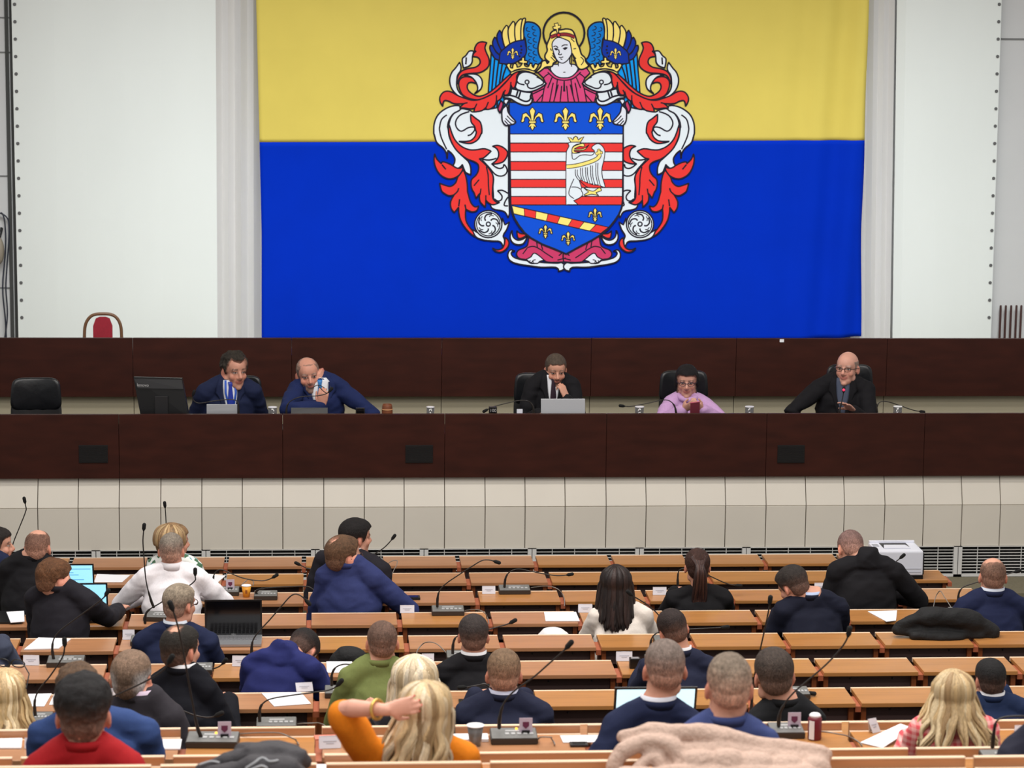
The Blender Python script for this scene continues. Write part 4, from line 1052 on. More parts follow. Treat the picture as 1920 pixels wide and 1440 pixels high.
    # ---- hair, glasses
    if hair:
        h = dict(hair); kind = h.pop('kind', 'short')
        if kind == 'short': shell_hair(X, hs, root, skin=skin, seed=seed, **h)
        elif kind == 'long':
            cap = h.pop('cap', {}); shell = dict(col=h['cols'][0], ts=0.010, tt=0.014, front=0.064, nape=-0.10, side=-0.03, fade=0.0); shell.update(cap)
            hc_ = h.pop('col', None); o1 = strand_hair(X, hs, root, seed=seed, **h)
            o2 = shell_hair(X, hs, root, skin=skin, seed=seed, name='hair_cap', **shell)
    if glasses:
        bm = bmesh.new(); gm = glasses if isinstance(glasses, tuple) else (30, 22, 20)
        def T(x, y, z): return X @ (Vector((x, y, z)) * hs)
        for sx in (-1, 1):
            ring = [T(sx * 0.032 + 0.024 * math.cos(a), 0.101 - 0.10 * abs(0.024 * math.cos(a) * sx + 0.032) , 0.010 + 0.017 * math.sin(a)) for a in [k_ * math.pi / 8 for k_ in range(17)]]
            tube(bm, ring, 0.0022 * hs, seg=6); tube(bm, [T(sx * 0.055, 0.096, 0.014), T(sx * 0.076, 0.06, 0.014), T(sx * 0.086, -0.005, 0.012), T(sx * 0.084, -0.025, -0.005)], 0.0022 * hs, seg=6)
        tube(bm, [T(-0.009, 0.102, 0.014), T(0, 0.105, 0.016), T(0.009, 0.102, 0.014)], 0.002 * hs, seg=6)
        new_mesh('glasses', bm, mat('glasses_%d' % gm[0], gm, 0.3), root, True)
    PERSONS.append((root, label, u, f, hip, floor, seat, psi))
    return dict(root=root, X=X, hs=hs, S=S, u=u, f=f, A=A, body=body, jacket=j, nb=nb, bs=bs, H=H, tips=tips, cm=cm, TT=TT)
# ------------------------------------------------------------------ people in the rows (seen from behind)
def rowp(k, label, head, sh, dY=0.0, **kw):
    return person(label, head, YR[k] - 0.60 + dY, sh, RFL[k], ZR[k], **kw)
def H(col, ts=0.004, tt=0.012, **k): return dict(kind='short', col=col, ts=ts, tt=tt, **k)
WH = (236, 236, 240)
GING = None
def pattern_mat(name, c1, c2, scale, c3=None):
    m = mat(name, c1, 0.85); nt = m.node_tree; b = nt.nodes['Principled BSDF']
    tc = nt.nodes.new('ShaderNodeTexCoord'); v = nt.nodes.new('ShaderNodeTexVoronoi'); v.inputs['Scale'].default_value = scale
    r = nt.nodes.new('ShaderNodeValToRGB'); r.color_ramp.interpolation = 'CONSTANT'
    nt.links.new(tc.outputs['Object'], v.inputs['Vector']); nt.links.new(v.outputs['Color'], r.inputs['Fac']); nt.links.new(r.outputs['Color'], b.inputs['Base Color'])
    e = r.color_ramp.elements; e[0].color = lin(c1) + (1,); e[1].position = 0.55; e[1].color = lin(c2) + (1,)
    if c3:
        q = e.new(0.75); q.color = lin(c3) + (1,)
    return m
FLORAL = pattern_mat('floral_cloth', (232, 236, 232), (70, 110, 80), 34, (120, 170, 175))
def check_mat(name, c1, c2, sc):
    m = mat(name, c1, 0.85); nt = m.node_tree; b = nt.nodes['Principled BSDF']
    tc = nt.nodes.new('ShaderNodeTexCoord'); sx_ = nt.nodes.new('ShaderNodeSeparateXYZ'); nt.links.new(tc.outputs['Object'], sx_.inputs[0])
    outs = []
    for ax in ('X', 'Z'):
        mu = nt.nodes.new('ShaderNodeMath'); mu.operation = 'MULTIPLY'; mu.inputs[1].default_value = sc; nt.links.new(sx_.outputs[ax], mu.inputs[0])
        si = nt.nodes.new('ShaderNodeMath'); si.operation = 'SINE'; nt.links.new(mu.outputs[0], si.inputs[0])
        gt = nt.nodes.new('ShaderNodeMath'); gt.operation = 'GREATER_THAN'; gt.inputs[1].default_value = 0.0; nt.links.new(si.outputs[0], gt.inputs[0]); outs.append(gt)
    ad = nt.nodes.new('ShaderNodeMath'); ad.operation = 'ADD'; nt.links.new(outs[0].outputs[0], ad.inputs[0]); nt.links.new(outs[1].outputs[0], ad.inputs[1])
    hf = nt.nodes.new('ShaderNodeMath'); hf.operation = 'MULTIPLY'; hf.inputs[1].default_value = 0.5; nt.links.new(ad.outputs[0], hf.inputs[0])
    mx = nt.nodes.new('ShaderNodeMix'); mx.data_type = 'RGBA'; mx.inputs[6].default_value = lin(c1) + (1,); mx.inputs[7].default_value = lin(c2) + (1,)
    nt.links.new(hf.outputs[0], mx.inputs['Factor']); nt.links.new(mx.outputs[2], b.inputs['Base Color'])
    return m
GING = check_mat('pink_gingham', (244, 178, 172), (222, 84, 92), 230)

rowp(2, 'man in navy suit facing right, cut off by the left edge of the picture', (-6, 986), (-62, 34, 1046), psi=-30, hpsi=-82, hair=H((38, 32, 30), tt=0.014), top=('navy', (28, 36, 66)), collar=WH, arms=('lap', 'lap'))
rowp(3, 'bald man in a black suit at the far left by the farther blue laptop', (70, 993, 47), (0, 122, 1052), psi=-12, hpsi=-14, hair=H((116, 84, 70), 0.001, 0.002, fade=0.8, low=0.02, bald=0.05, bc=(0, -0.01)), top=('black', (22, 21, 25)), arms=('desk', 'desk'))
rowp(4, 'brown haired man in a dark suit bending to the nearer blue laptop', (100, 1045, 55), (52, 190, 1108), psi=-28, hpsi=-48, hpitch=8, hair=H((100, 66, 42), 0.008, 0.020, fade=0.15, messy=0.004, nape=-0.06), top=('charcoal', (32, 30, 37)), arms=('desk', at(222, 1143, YR[4] - 0.22)), lean=0.10)
rowp(3, 'man with grey cropped hair in a white shirt, elbows spread on the desk', (321, 998, 46), (256, 388, 1068), psi=0, hpsi=-6, hair=H((128, 116, 106), 0.003, 0.009, fade=0.9, low=0.02, top=(134, 124, 112)), top=('white_shirt', (246, 242, 246)), jcollar=False, collar=(240, 236, 240), arms=('wide', 'wide'), loose=0.006, wr=0.009)
rowp(2, 'woman with short blonde hair and a floral blouse, face in profile to the right', (324, 977, 56), (276, 382, 1050), psi=-12, hpsi=-58, fem=True, hair=dict(kind='long', cols=[(150, 120, 86), (170, 140, 100), (186, 158, 116), (140, 112, 80)], n=170, length=0.055, wave=0.004, r=0.0065, amin=50, amax=310, spread=-0.1, lay=0.018, clumps=18, cpull=0.4, cap=dict(col=(140, 110, 78), nape=-0.085, front=0.055)), top=('floral', (0, 0, 0), FLORAL), jcollar=False)
rowp(5, 'man with grey hair and glasses in a navy suit beside the open black laptop', (336, 1093, 54), (250, 410, 1186), psi=-4, hpsi=-36, hair=H((122, 110, 98), 0.004, 0.012, fade=0.6, top=(150, 136, 118)), top=('navy', (28, 34, 64)), collar=(222, 230, 242), glasses=(60, 28, 24))
rowp(7, 'man with thinning black crown in a black suit, head turned right', (338, 1170, 66), (282, 412, 1268), psi=-22, hpsi=-38, hair=H((40, 36, 32), 0.006, 0.012, fade=0.2, bald=0.028, bc=(0.0, -0.04)), top=('blue_black', (14, 15, 24)), collar=WH)
rowp(8, 'man with grey temples in a dark grey suit behind the red jacket', (245, 1217, 75), (198, 340, 1318), psi=-10, hpsi=-12, hair=H((96, 82, 70), 0.004, 0.010, fade=0.2, grey=(190, 188, 188), top=(132, 108, 90)), top=('dark_grey', (50, 47, 53)), collar=(220, 200, 220))
rowp(9, 'man with tousled brown hair in a bright blue suit hidden behind the man in red', (146, 1240, 76), (55, 300, 1352), psi=0, hpsi=10, hair=H((96, 74, 56), 0.010, 0.026, messy=0.008, fade=0.1), top=('bright_blue', (50, 72, 122)), collar=WH)
rowp(10, 'man with thick black hair in a red jacket at the front left', (156, 1258, 97), (44, 274, 1412), dY=0.05, psi=0, hpsi=0, hair=H((26, 24, 25), 0.004, 0.028, messy=0.006, fade=0.45, nape=-0.075), top=('red', (164, 26, 32)), wr=0.005, arms=('lap', 'lap'))
ASH = [(202, 176, 134), (184, 156, 112), (216, 194, 154), (156, 128, 90), (196, 168, 124)]
BL = [(214, 186, 140), (196, 164, 116), (228, 204, 164), (170, 138, 96), (205, 176, 132)]
pw = rowp(8, 'blonde woman in black at the left edge, glasses pushed up on her hair', (8, 1248, 82), (-70, 66, 1350), psi=-10, hpsi=-15, fem=True, hair=dict(kind='long', cols=BL, n=100, length=0.25, wave=0.014, r=0.010, amin=80, amax=280, spread=0.05, clumps=14), top=('black_top', (20, 19, 22)), jcollar=False)
bm = bmesh.new()
for sx_ in (-1, 1):
    ring = [pw['X'] @ (Vector((sx_ * 0.034 + 0.03 * math.cos(a), 0.062 - 0.3 * 0.03 * math.sin(a), 0.140 + 0.020 * math.sin(a))) * pw['hs']) for a in [k_ * math.pi / 8 for k_ in range(17)]]
    tube(bm, ring, 0.003, seg=6)
    tube(bm, [pw['X'] @ (Vector(q) * pw['hs']) for q in ((sx_ * 0.06, 0.06, 0.14), (sx_ * 0.10, 0.02, 0.11), (sx_ * 0.105, -0.03, 0.06))], 0.003, seg=6)
new_mesh('glasses', bm, BLACK, pw['root'], True)
rowp(5, 'person in a grey blue jacket, only a sleeve showing at the left edge', (-48, 1120), (-118, 22, 1200), hair=H((60, 50, 44)), top=('grey_blue', (62, 68, 86)), collar=WH)
rowp(3, 'man in a blue suit and glasses leaning right with a raised elbow, thinning brown crown', (644, 1002, 56), (594, 722, 1066), psi=-14, hpsi=-56, hair=H((96, 70, 50), 0.007, 0.016, fade=0.2, bald=0.020, bc=(0, -0.06), front=0.075), top=('royal_navy', (46, 54, 100)), glasses=(70, 34, 28), arms=('desk', 'wide'), lean=0.05)
rowp(2, 'man with thick black hair in a dark suit, profile to the right', (668, 970, 50), (596, 732, 1046), psi=-38, hpsi=-62, hair=H((26, 22, 22), 0.010, 0.024, fade=0.1), top=('charcoal', (38, 35, 44)), collar=WH, arms=('lap', 'lap'))
rowp(6, 'man in a deep blue suit bent low over his desk, head down', (566, 1178, 56), (466, 614, 1222), dY=0.12, psi=-14, hpsi=-30, hpitch=58, hair=H((30, 26, 26), 0.006, 0.014, fade=0.2), top=('deep_blue', (36, 42, 98)), lean=0.10, hipx=505, sdy=0.14, collar=None, nkc=0.6, jcollar=False)
rowp(7, 'man with a shaved head in an olive green jacket', (717, 1163, 58), (634, 782, 1252), psi=4, hpsi=0, hair=H((104, 80, 68), 0.002, 0.004, fade=0.5, front=0.06), top=('olive_green', (118, 128, 74)), jcollar=True, wr=0.008)
PALE = [(226, 208, 176), (214, 192, 156), (236, 222, 196), (196, 172, 134), (220, 200, 168)]
YA8 = YR[8] - 0.60
pA = rowp(8, 'woman with pale blonde hair, hand raised to her hair, behind the woman in orange', (778, 1222, 82), (720, 838, 1332), psi=0, hpsi=0, fem=True, vox=0.006, hair=dict(kind='long', cols=PALE, n=110, length=0.24, wave=0.010, r=0.010, clumps=16, amin=75, amax=285, spread=0.03, lay=0.018), top=('dark_top', (46, 44, 50)), jcollar=False,
     arms=(at(704, 1314, YA8 - 0.12), 'desk'), elbows=(at(676, 1410, YA8 - 0.02), None), wrists=({'d': Vector((0.05, -0.1, 1)), 'pn': Vector((1, 0.2, 0)), 'curl': 1.3, 'spread': 0.15}, None))
rowp(6, 'man with short dark hair and white collar in a black suit, mid picture', (888, 1150, 57), (814, 962, 1244), hair=H((56, 48, 46), 0.005, 0.012, fade=0.45), top=('black', (24, 22, 29)), collar=WH)
rowp(7, 'man with light brown cropped hair in navy behind an amber lit unit', (945, 1215, 65), (848, 1038, 1318), hair=H((122, 98, 76), 0.003, 0.012, fade=0.88, low=0.02), top=('navy_dark', (32, 36, 58)), collar=(206, 210, 232))
DK = [(38, 26, 24), (28, 19, 18), (50, 34, 30), (34, 24, 22)]
rowp(4, 'woman with long straight dark hair in a cream blouse', (1155, 1055, 58), (1104, 1224, 1140), fem=True, hair=dict(kind='long', cols=DK, n=110, length=0.24, wave=0.003, r=0.010, amin=72, amax=288, spread=0.03, lay=0.014, tipvar=0.05, roughc=0.35), top=('cream', (232, 222, 212)), jcollar=False)
pp = rowp(3, 'woman in black with a long dark brown ponytail', (1308, 1027, 48), (1246, 1374, 1108), fem=True, hair=H((60, 38, 32), 0.006, 0.012, nape=-0.085, side=-0.012, fade=0.0, front=0.06), top=('black_top', (17, 17, 20)), jcollar=False)
bm = bmesh.new(); cl_ = []; rr_ = random.Random(5); hx_ = pp['X']; hs_ = pp['hs']
for i in range(46):
    a = rr_.uniform(0, 6.28); r_ = 0.036 * math.sqrt(rr_.random())
    P_ = [Vector((0.05 * math.cos(a), -0.075, 0.075 + 0.03 * math.sin(a))), Vector((0.022 * math.cos(a), -0.120, 0.045)), Vector((r_ * math.cos(a), -0.140 + r_ * 0.5 * math.sin(a), 0.0)), Vector((r_ * 1.2 * math.cos(a) + rr_.uniform(-.006, .006), -0.128 + r_ * 0.5 * math.sin(a), -0.10)), Vector((r_ * 1.2 * math.cos(a) + rr_.uniform(-.012, .012), -0.122, -0.19)), Vector((r_ * 0.7 * math.cos(a) - 0.004, -0.122, -0.27 + rr_.uniform(-.03, .03)))]
    b0 = len(bm.verts); tube(bm, [hx_ @ (p * hs_) for p in crom(P_, 3)], [0.010 * hs_] * 12 + [0.007 * hs_] * 3 + [0.003 * hs_], seg=6)
    c_ = lin(rr_.choice([(56, 34, 30), (44, 28, 26), (70, 44, 36)])); cl_ += [c_] * (len(bm.verts) - b0)
me_ = bpy.data.meshes.new('ponytail'); bm.to_mesh(me_); bm.free(); setcol(me_, cl_); finish(me_, 'ponytail', MATS['long_hair_fibre'], pp['root'])
rowp(6, 'dark haired man in a navy suit tilting his head to the left', (1264, 1140, 55), (1196, 1348, 1236), psi=6, hpsi=12, hroll=-14, hpitch=12, hair=H((46, 36, 34), 0.004, 0.012, fade=0.35), top=('navy_dark', (24, 31, 54)), collar=WH)
rowp(9, 'man with grey buzz cut in a navy suit in front of a bright laptop screen', (1247, 1197, 78), (1128, 1330, 1338), hair=H((118, 104, 96), 0.002, 0.009, fade=0.9, low=0.02), top=('navy', (32, 39, 74)), collar=(224, 226, 236), arms=('lap', 'lap'))
rowp(10, 'man with grey blond crew cut in a lighter blue suit behind the pink fleece coat', (1368, 1222, 86), (1250, 1464, 1366), dY=0.05, hair=H((150, 134, 118), 0.002, 0.014, fade=0.92, low=0.03, top=(118, 104, 90), messy=0.002), top=('steel_blue', (58, 70, 118)), psi=0, hpsi=0, neck=1.05)
rowp(8, 'man with short dark hair in a black shirt, left of the maroon bottle', (1453, 1212, 74), (1392, 1548, 1330), psi=6, hpsi=4, hroll=-3, hair=H((66, 56, 50), 0.004, 0.012, fade=0.35), top=('black_shirt', (27, 28, 31)), jcollar=True, lean=0.06)
rowp(4, 'man with dark hair looking down to the left, navy jacket and light blue collar', (1488, 1058, 52), (1447, 1594, 1126), psi=10, hpsi=38, hpitch=26, hroll=-6, hair=H((46, 40, 37), 0.006, 0.020, fade=0.3), top=('navy_black', (22, 25, 42)), collar=(186, 204, 238))
rowp(3, 'man with a shaved head in a black suit leaning forward left of the printer', (1597, 993, 49), (1548, 1694, 1050), psi=-4, hpsi=10, hpitch=30, hair=H((128, 100, 94), 0.001, 0.002, fade=0.6), top=('black', (20, 20, 22)), arms=('desk', 'wide'), lean=0.06, sdy=0.10, nkc=0.45, dY=0.05)
rowp(4, 'bald man in a navy sweater with a white collar at the right edge', (1862, 1045, 50), (1786, 1932, 1122), hpsi=-3, hair=H((112, 84, 70), 0.001, 0.003, fade=0.5, bald=0.062, bc=(0, 0.0)), top=('navy_sweater', (26, 33, 64)), collar=(214, 222, 236))
rowp(7, 'black haired man in dark blue at the right edge behind pink checks', (1858, 1233, 58), (1772, 1945, 1318), hpsi=4, hair=H((26, 25, 26), 0.006, 0.012, fade=0.2), top=('ink_blue', (28, 42, 74)), collar=WH)
rowp(9, 'woman with long wavy blonde hair and a pink checked blouse', (1788, 1250, 84), (1700, 1874, 1346), fem=True, scale=0.92, hair=dict(kind='long', cols=ASH, n=130, length=0.255, wave=0.016, r=0.0095, amin=76, amax=284, spread=0.09, lay=0.018, clumps=13, cpull=0.85), top=('gingham', (0, 0, 0), GING), jcollar=False)
rowp(10, 'person in a dark suit, only the shoulder showing at the lower right corner', (1990, 1262, 95), (1872, 2090, 1376), dY=0.05, hair=H((50, 42, 38)), top=('slate', (36, 37, 52)), collar=WH, arms=('lap', 'lap'))
YO = YR[10] - 0.55
pO = rowp(10, 'woman with long blonde hair in an orange top, arm raised with red fingernails', (797, 1270, 92), (668, 900, 1396), dY=0.05, fem=True, scale=0.98, vox=0.0055, psi=4, hpsi=-4, hair=dict(kind='long', cols=ASH + PALE[:2], n=150, length=0.28, wave=0.018, r=0.0100, amin=70, amax=290, spread=0.05, lay=0.022, clumps=15, cpull=0.7, drop=(-0.05, -0.02, 0)), top=('orange', (224, 128, 24)), jcollar=False, sleeve=0.42, bare=True, wr=0.005,
     arms=(at(706, 1330, YO - 0.17), 'desk'), elbows=(at(642, 1338, YO - 0.06), None), wrists=({'d': Vector((0.92, 0.22, 0.08)), 'pn': Vector((-0.2, 1, -0.1)), 'curl': 0.35, 'spread': 0.3, 'thumb': 0.3}, None), nails=(206, 24, 36), skin=(226, 168, 146))
bm = bmesh.new(); q_ = pO['A'][0]; dv_ = (q_[2] - q_[1]).normalized(); c_ = q_[2] - dv_ * 0.035
s1_ = dv_.orthogonal().normalized(); s2_ = dv_.cross(s1_)
tube(bm, [c_ + s1_ * 0.033 * math.cos(a) + s2_ * 0.033 * math.sin(a) for a in [k_ * math.pi / 10 for k_ in range(21)]], (0.006), seg=8)
new_mesh('bracelet', bm, mat('gold_metal', (214, 176, 96), 0.3, metal=0.7), pO['root'], True)

# ------------------------------------------------------------------ people at the podium (facing the camera)
ZT = zpt - 0.16
YD = YP + 0.70
def patch(p, rows, m, name, off=0.004, nx=6, th=0.003):
    """cloth piece lying on the front of the jacket; rows of (z, x left, x right) from the neck base, x to the picture right"""
    tree = p['TT']
    bm = bmesh.new(); G = []; xd = -p['u']; last = None
    for z, a, b in rows:
        r = []
        for i in range(nx + 1):
            o = p['nb'] + xd * (a + (b - a) * i / nx) + ZA * z + p['f'] * 0.6
            h = tree.ray_cast(o, -p['f'])
            q = (h[0] if h[0] else o - p['f'] * 0.52); r.append(bm.verts.new(q + p['f'] * off))
        G.append(r)
    for j in range(len(G) - 1):
        for i in range(nx): bm.faces.new((G[j][i], G[j][i + 1], G[j + 1][i + 1], G[j + 1][i]))
    bm.normal_update(); bmesh.ops.solidify(bm, geom=bm.faces[:], thickness=-th); bmesh.ops.recalc_face_normals(bm, faces=bm.faces)
    return new_mesh(name, bm, m, p['root'], True)
SHIRTW = mat('white_shirt_front', (234, 236, 242), 0.8)
def suitfront(p, shirt, tie=None, w=0.055, depth=0.34, lap=None, openx=0.0):
    patch(p, [(0.0, -0.052, 0.052), (-0.03, -w - 0.004, w + 0.004), (-0.08, -w, w), (-0.16, -w * 0.75 + openx, w * 0.75 + openx), (-0.25, -w * 0.42 + openx, w * 0.42 + openx), (-depth, -0.01 + openx, 0.01 + openx)], shirt, 'shirt', 0.006)
    if tie: patch(p, [(-0.012, -0.02, 0.02), (-0.035, -0.016, 0.016), (-0.05, -0.013, 0.013), (-0.15, -0.022, 0.022), (-0.26, -0.026, 0.026), (-depth - 0.02, -0.02, 0.02)], tie, 'tie', 0.014, 4)
    for s in (-1, 1):
        patch(p, [(0.012, s * 0.052, s * 0.082), (-0.05, s * (w - 0.004), s * (w + 0.045)), (-0.10, s * (w - 0.006), s * (w + 0.055)), (-0.13, s * (w * 0.85) + openx, s * (w + 0.03) + openx), (-0.25, s * (w * 0.42) + openx, s * (w * 0.42 + 0.026) + openx), (-depth, s * 0.008 + openx, s * 0.018 + openx)], p['cm'], 'lapel', 0.011, 4, 0.005)
def pod(label, head, sh, **kw):
    return person(label, head, YD + kw.pop('dY', 0.0), sh, ZDF, ZT, **kw)
p1 = pod('man with curly dark hair, navy suit and blue tie at the podium', (438, 658, 49), (370, 490, 722), psi=188, hpsi=206, hpitch=4, skin=(206, 150, 128), hair=H((48, 42, 36), 0.012, 0.020, messy=0.012, fade=0.0, front=0.075, recede=0.6, nape=-0.10), top=('navy', (26, 33, 66)), collar=WH, arms=('lap', 'lap'), poles=(0.15, 1.0, 0.3))
suitfront(p1, SHIRTW, mat('tie_blue', (24, 50, 158), 0.5), 0.062)
patch(p1, [(0.0, 0.03, 0.045), (-0.1, 0.035, 0.05), (-0.24, 0.01, 0.024)], mat('lanyard_blue', (34, 84, 190), 0.6), 'lanyard', 0.018, 2); patch(p1, [(0.0, -0.045, -0.03), (-0.1, -0.045, -0.03), (-0.24, -0.014, 0.0)], MATS['lanyard_blue'], 'lanyard', 0.018, 2)
p2 = pod('balding man with grey beard and light blue tie, hand at chin', (577, 670, 43), (541, 656, 718), psi=184, hpsi=188, hpitch=7, hroll=6, skin=(212, 152, 130), hair=H((112, 100, 92), 0.003, 0.006, fade=0.55, bald=0.06, bc=(0, 0.01), front=0.085), beard=(120, 104, 94), top=('navy_bright', (28, 40, 84)), collar=WH,
         arms=(at(684, 782, YD - 0.05), at(588, 764, YD - 0.27)), elbows=(at(668, 752, YD - 0.02), at(542, 756, YD - 0.20)), wrists=(None, {'d': Vector((0.12, -0.05, 1)), 'pn': Vector((0.15, 1, 0)), 'curl': 0.85, 'spread': 0.1}), vox=0.0055)
suitfront(p2, SHIRTW, mat('tie_light_blue', (40, 120, 190), 0.5), 0.075, 0.40)
p3 = pod('bearded man in a black suit at the podium, fist to his mouth', (1042, 663, 40), (984, 1088, 712), psi=180, hpsi=184, hpitch=12, hair=H((82, 70, 60), 0.004, 0.010, fade=0.45, front=0.07), beard=(60, 46, 38), top=('black', (21, 21, 26)), collar=WH, lean=0.14,
         arms=(at(1062, 748, YD - 0.23), 'desk'), wrists=({'d': Vector((-0.35, 0.25, 1)), 'pn': Vector((-0.6, 0.6, -0.4)), 'curl': 1.15, 'spread': 0.05}, None), vox=0.0055)
suitfront(p3, SHIRTW, mat('tie_plum', (44, 24, 40), 0.5), 0.050)
LIL = cloth('lilac', (200, 160, 206))
p4 = pod('woman with a black bob, glasses and a lilac sweater, looking at a pink phone', (1289, 683, 44), (1246, 1332, 745), psi=176, hpsi=172, hpitch=6, fem=True, hair=H((22, 19, 22), 0.013, 0.017, nape=-0.125, side=-0.085, front=0.064, fade=0.0, over_ears=True, messy=0.002), glasses=(28, 24, 52), top=('lilac', (200, 160, 206)), jcollar=False, loose=0.012,
         arms=(at(1316, 768, YD - 0.30), at(1280, 768, YD - 0.30)), poles=(0.5, 0.3, 0.8), wrists=({'d': Vector((-0.5, -0.5, 0.35)), 'pn': Vector((-0.4, 0.6, 0.6)), 'curl': 0.6}, {'d': Vector((0.5, -0.5, 0.35)), 'pn': Vector((0.4, 0.6, 0.6)), 'curl': 0.6}), vox=0.006, skin=(214, 160, 140))
bm = bmesh.new(); nb_ = p4['nb']; tube(bm, [nb_ + ZA * (-0.005 - 0.03 * max(0, -math.sin(a))) + Vector((0.072 * math.cos(a), 0.070 * math.sin(a) - 0.01, 0)) for a in [k_ * math.pi / 10 for k_ in range(21)]], 0.024, seg=10)
new_mesh('cowl_collar', bm, LIL, p4['root'], True)
p5 = pod('bald man with glasses and black jacket on the right of the podium', (1590, 660, 41), (1520, 1640, 718), psi=172, hpsi=152, hpitch=0, hair=H((150, 130, 120), 0.001, 0.002, fade=0.7, bald=0.075, bc=(0, 0.0), front=0.09), glasses=(52, 34, 30), top=('black', (15, 15, 19)), collar=(74, 82, 100), skin=(222, 166, 146),
         arms=(at(1600, 770, YD - 0.36), at(1516, 800, YD - 0.06)), poles=(0.5, 0.22, 0.9), elbows=(None, at(1508, 752, YD - 0.02)), vox=0.006)
suitfront(p5, mat('slate_shirt', (70, 78, 98), 0.8), None, 0.06, 0.40)
# ------------------------------------------------------------------ seats
SEATM = mat('dark_seat', (34, 26, 26), 0.6)
def seat_thing(label, c, u, f, floor, h, name='hall_seat', group='dark seats of the hall rows', back=0.16):
    t = thing(name, label, 'chair', (c.x, c.y, floor), group)
    bm = bmesh.new(); obox(bm, Vector((c.x, c.y, floor + h - 0.025)) + f * 0.02, u, f, ZA, 0.17, 0.165, 0.022, 0, 0.012); new_mesh('seat', bm, SEATM, t)
    bm = bmesh.new(); obox(bm, Vector((c.x, c.y, floor + h + back * 0.5)) - f * 0.160, u, f, ZA, 0.16, 0.007, back * 0.5, 0, 0.006); new_mesh('backrest', bm, SEATM, t)
    bm = bmesh.new(); tube(bm, [Vector((c.x, c.y, floor + 0.012)), Vector((c.x, c.y, floor + h - 0.05))], 0.03, seg=10, cap=False); box(bm, (c.x - 0.1, c.y - 0.1, floor), (c.x + 0.1, c.y + 0.1, floor + 0.012)); new_mesh('pedestal', bm, BLACK, t)
    return t
for root, label, u, f, hip, floor, seat, psi in PERSONS:
    if psi < 150:
        seat_thing('dark seat under the ' + ' '.join(label.replace(',', '').split()[:11]), hip, u, f, floor, seat - 0.078, back=0.13)
def office_chair(label, cx, ytop, wpx, Y, dz=0.62, turn=0.0):
    P = ppm(Y); p = at(cx, ytop, Y); w = wpx / P / 2; zt_ = p.z; fl = ZDF
    u = Vector((math.cos(turn), math.sin(turn), 0)); f = Vector((math.sin(turn), -math.cos(turn), 0))
    t = thing('office_chair', label, 'chair', (p.x, Y, fl), 'black office chairs at the podium')
    def rr(bm, c, w, h, dep, taper):
        R = []
        for fr, sc in ((-0.32, 0.0), (-0.42, 0.55), (-0.5, 0.86), (-0.38, 0.97), (0, 1.0), (0.38, 0.97), (0.5, 0.86), (0.62, 0.55), (0.66, 0.0)):
            pts = []
            for k in range(40):
                a = k / 40 * 2 * math.pi; ex = 0.42
                x = sc * w * math.copysign(abs(math.cos(a)) ** ex, math.cos(a)); z = sc * h * math.copysign(abs(math.sin(a)) ** ex, math.sin(a))
                x *= 1 - taper * (z / h) * 0.5
                if z > 0: z -= 0.07 * h * (1 - (x / w) ** 2) * (z / h)
                pts.append(bm.verts.new(c + u * x + ZA * z + f * (dep * fr + 0.05 * ((x / w) ** 2))))
            R.append(pts)
        for i in range(len(R) - 1):
            for j in range(40): bm.faces.new((R[i][j], R[i][(j + 1) % 40], R[i + 1][(j + 1) % 40], R[i + 1][j]))
        bmesh.ops.remove_doubles(bm, verts=bm.verts, dist=0.0005); bmesh.ops.recalc_face_normals(bm, faces=bm.faces)
    lh = dz / 2
    bm = bmesh.new(); rr(bm, Vector((p.x, Y, zt_ - lh * 0.42)), w, lh * 0.44, 0.05, 0.10); new_mesh('headrest_cushion', bm, LEATHER, t, True)
    bm = bmesh.new(); rr(bm, Vector((p.x, Y, zt_ - lh * 1.2)), w * 1.02, lh * 0.80, 0.035, 0.02); new_mesh('backrest', bm, MESHB, t, True)
    sz = fl + 0.36; c0 = Vector((p.x, Y, 0)) + f * 0.24
    bm = bmesh.new(); obox(bm, Vector((c0.x, c0.y, sz)), u, f, ZA, 0.23, 0.20, 0.03, 0, 0.02); new_mesh('seat', bm, LEATHER, t)
    bm = bmesh.new(); tube(bm, [Vector((p.x, Y, sz - 0.02)), Vector((p.x, Y, zt_ - lh * 1.2))], 0.02, seg=8); new_mesh('back_bar', bm, BLACK, t, True)
    bm = bmesh.new(); tube(bm, [Vector((c0.x, c0.y, fl + 0.06)), Vector((c0.x, c0.y, sz - 0.03))], 0.028, seg=10)
    for k in range(5):
        a = k * 2 * math.pi / 5; tube(bm, [Vector((c0.x, c0.y, fl + 0.07)), Vector((c0.x + 0.24 * math.cos(a), c0.y + 0.24 * math.sin(a), fl + 0.035))], 0.018, seg=8); ball(bm, (c0.x + 0.24 * math.cos(a), c0.y + 0.24 * math.sin(a), fl + 0.024), 0.024, 8)
    new_mesh('star_base', bm, BLACK, t, True)
    return t
office_chair('empty black leather office chair at the left end of the podium', 67.5, 707, 92, YD + 0.10, turn=0.05)
office_chair('black office chair behind the curly haired man', 451, 703, 80, YD + 0.37)
office_chair('black office chair hidden behind the grey bearded man', 606, 716, 60, YD + 0.40)
office_chair('black office chair behind the man with his fist to his mouth', 1006, 698, 82, YD + 0.37, turn=-0.15)
office_chair('black office chair behind the woman in lilac', 1281, 693, 92, YD + 0.37)
office_chair('black office chair behind the bald man in glasses', 1591, 682, 90, YD + 0.37)
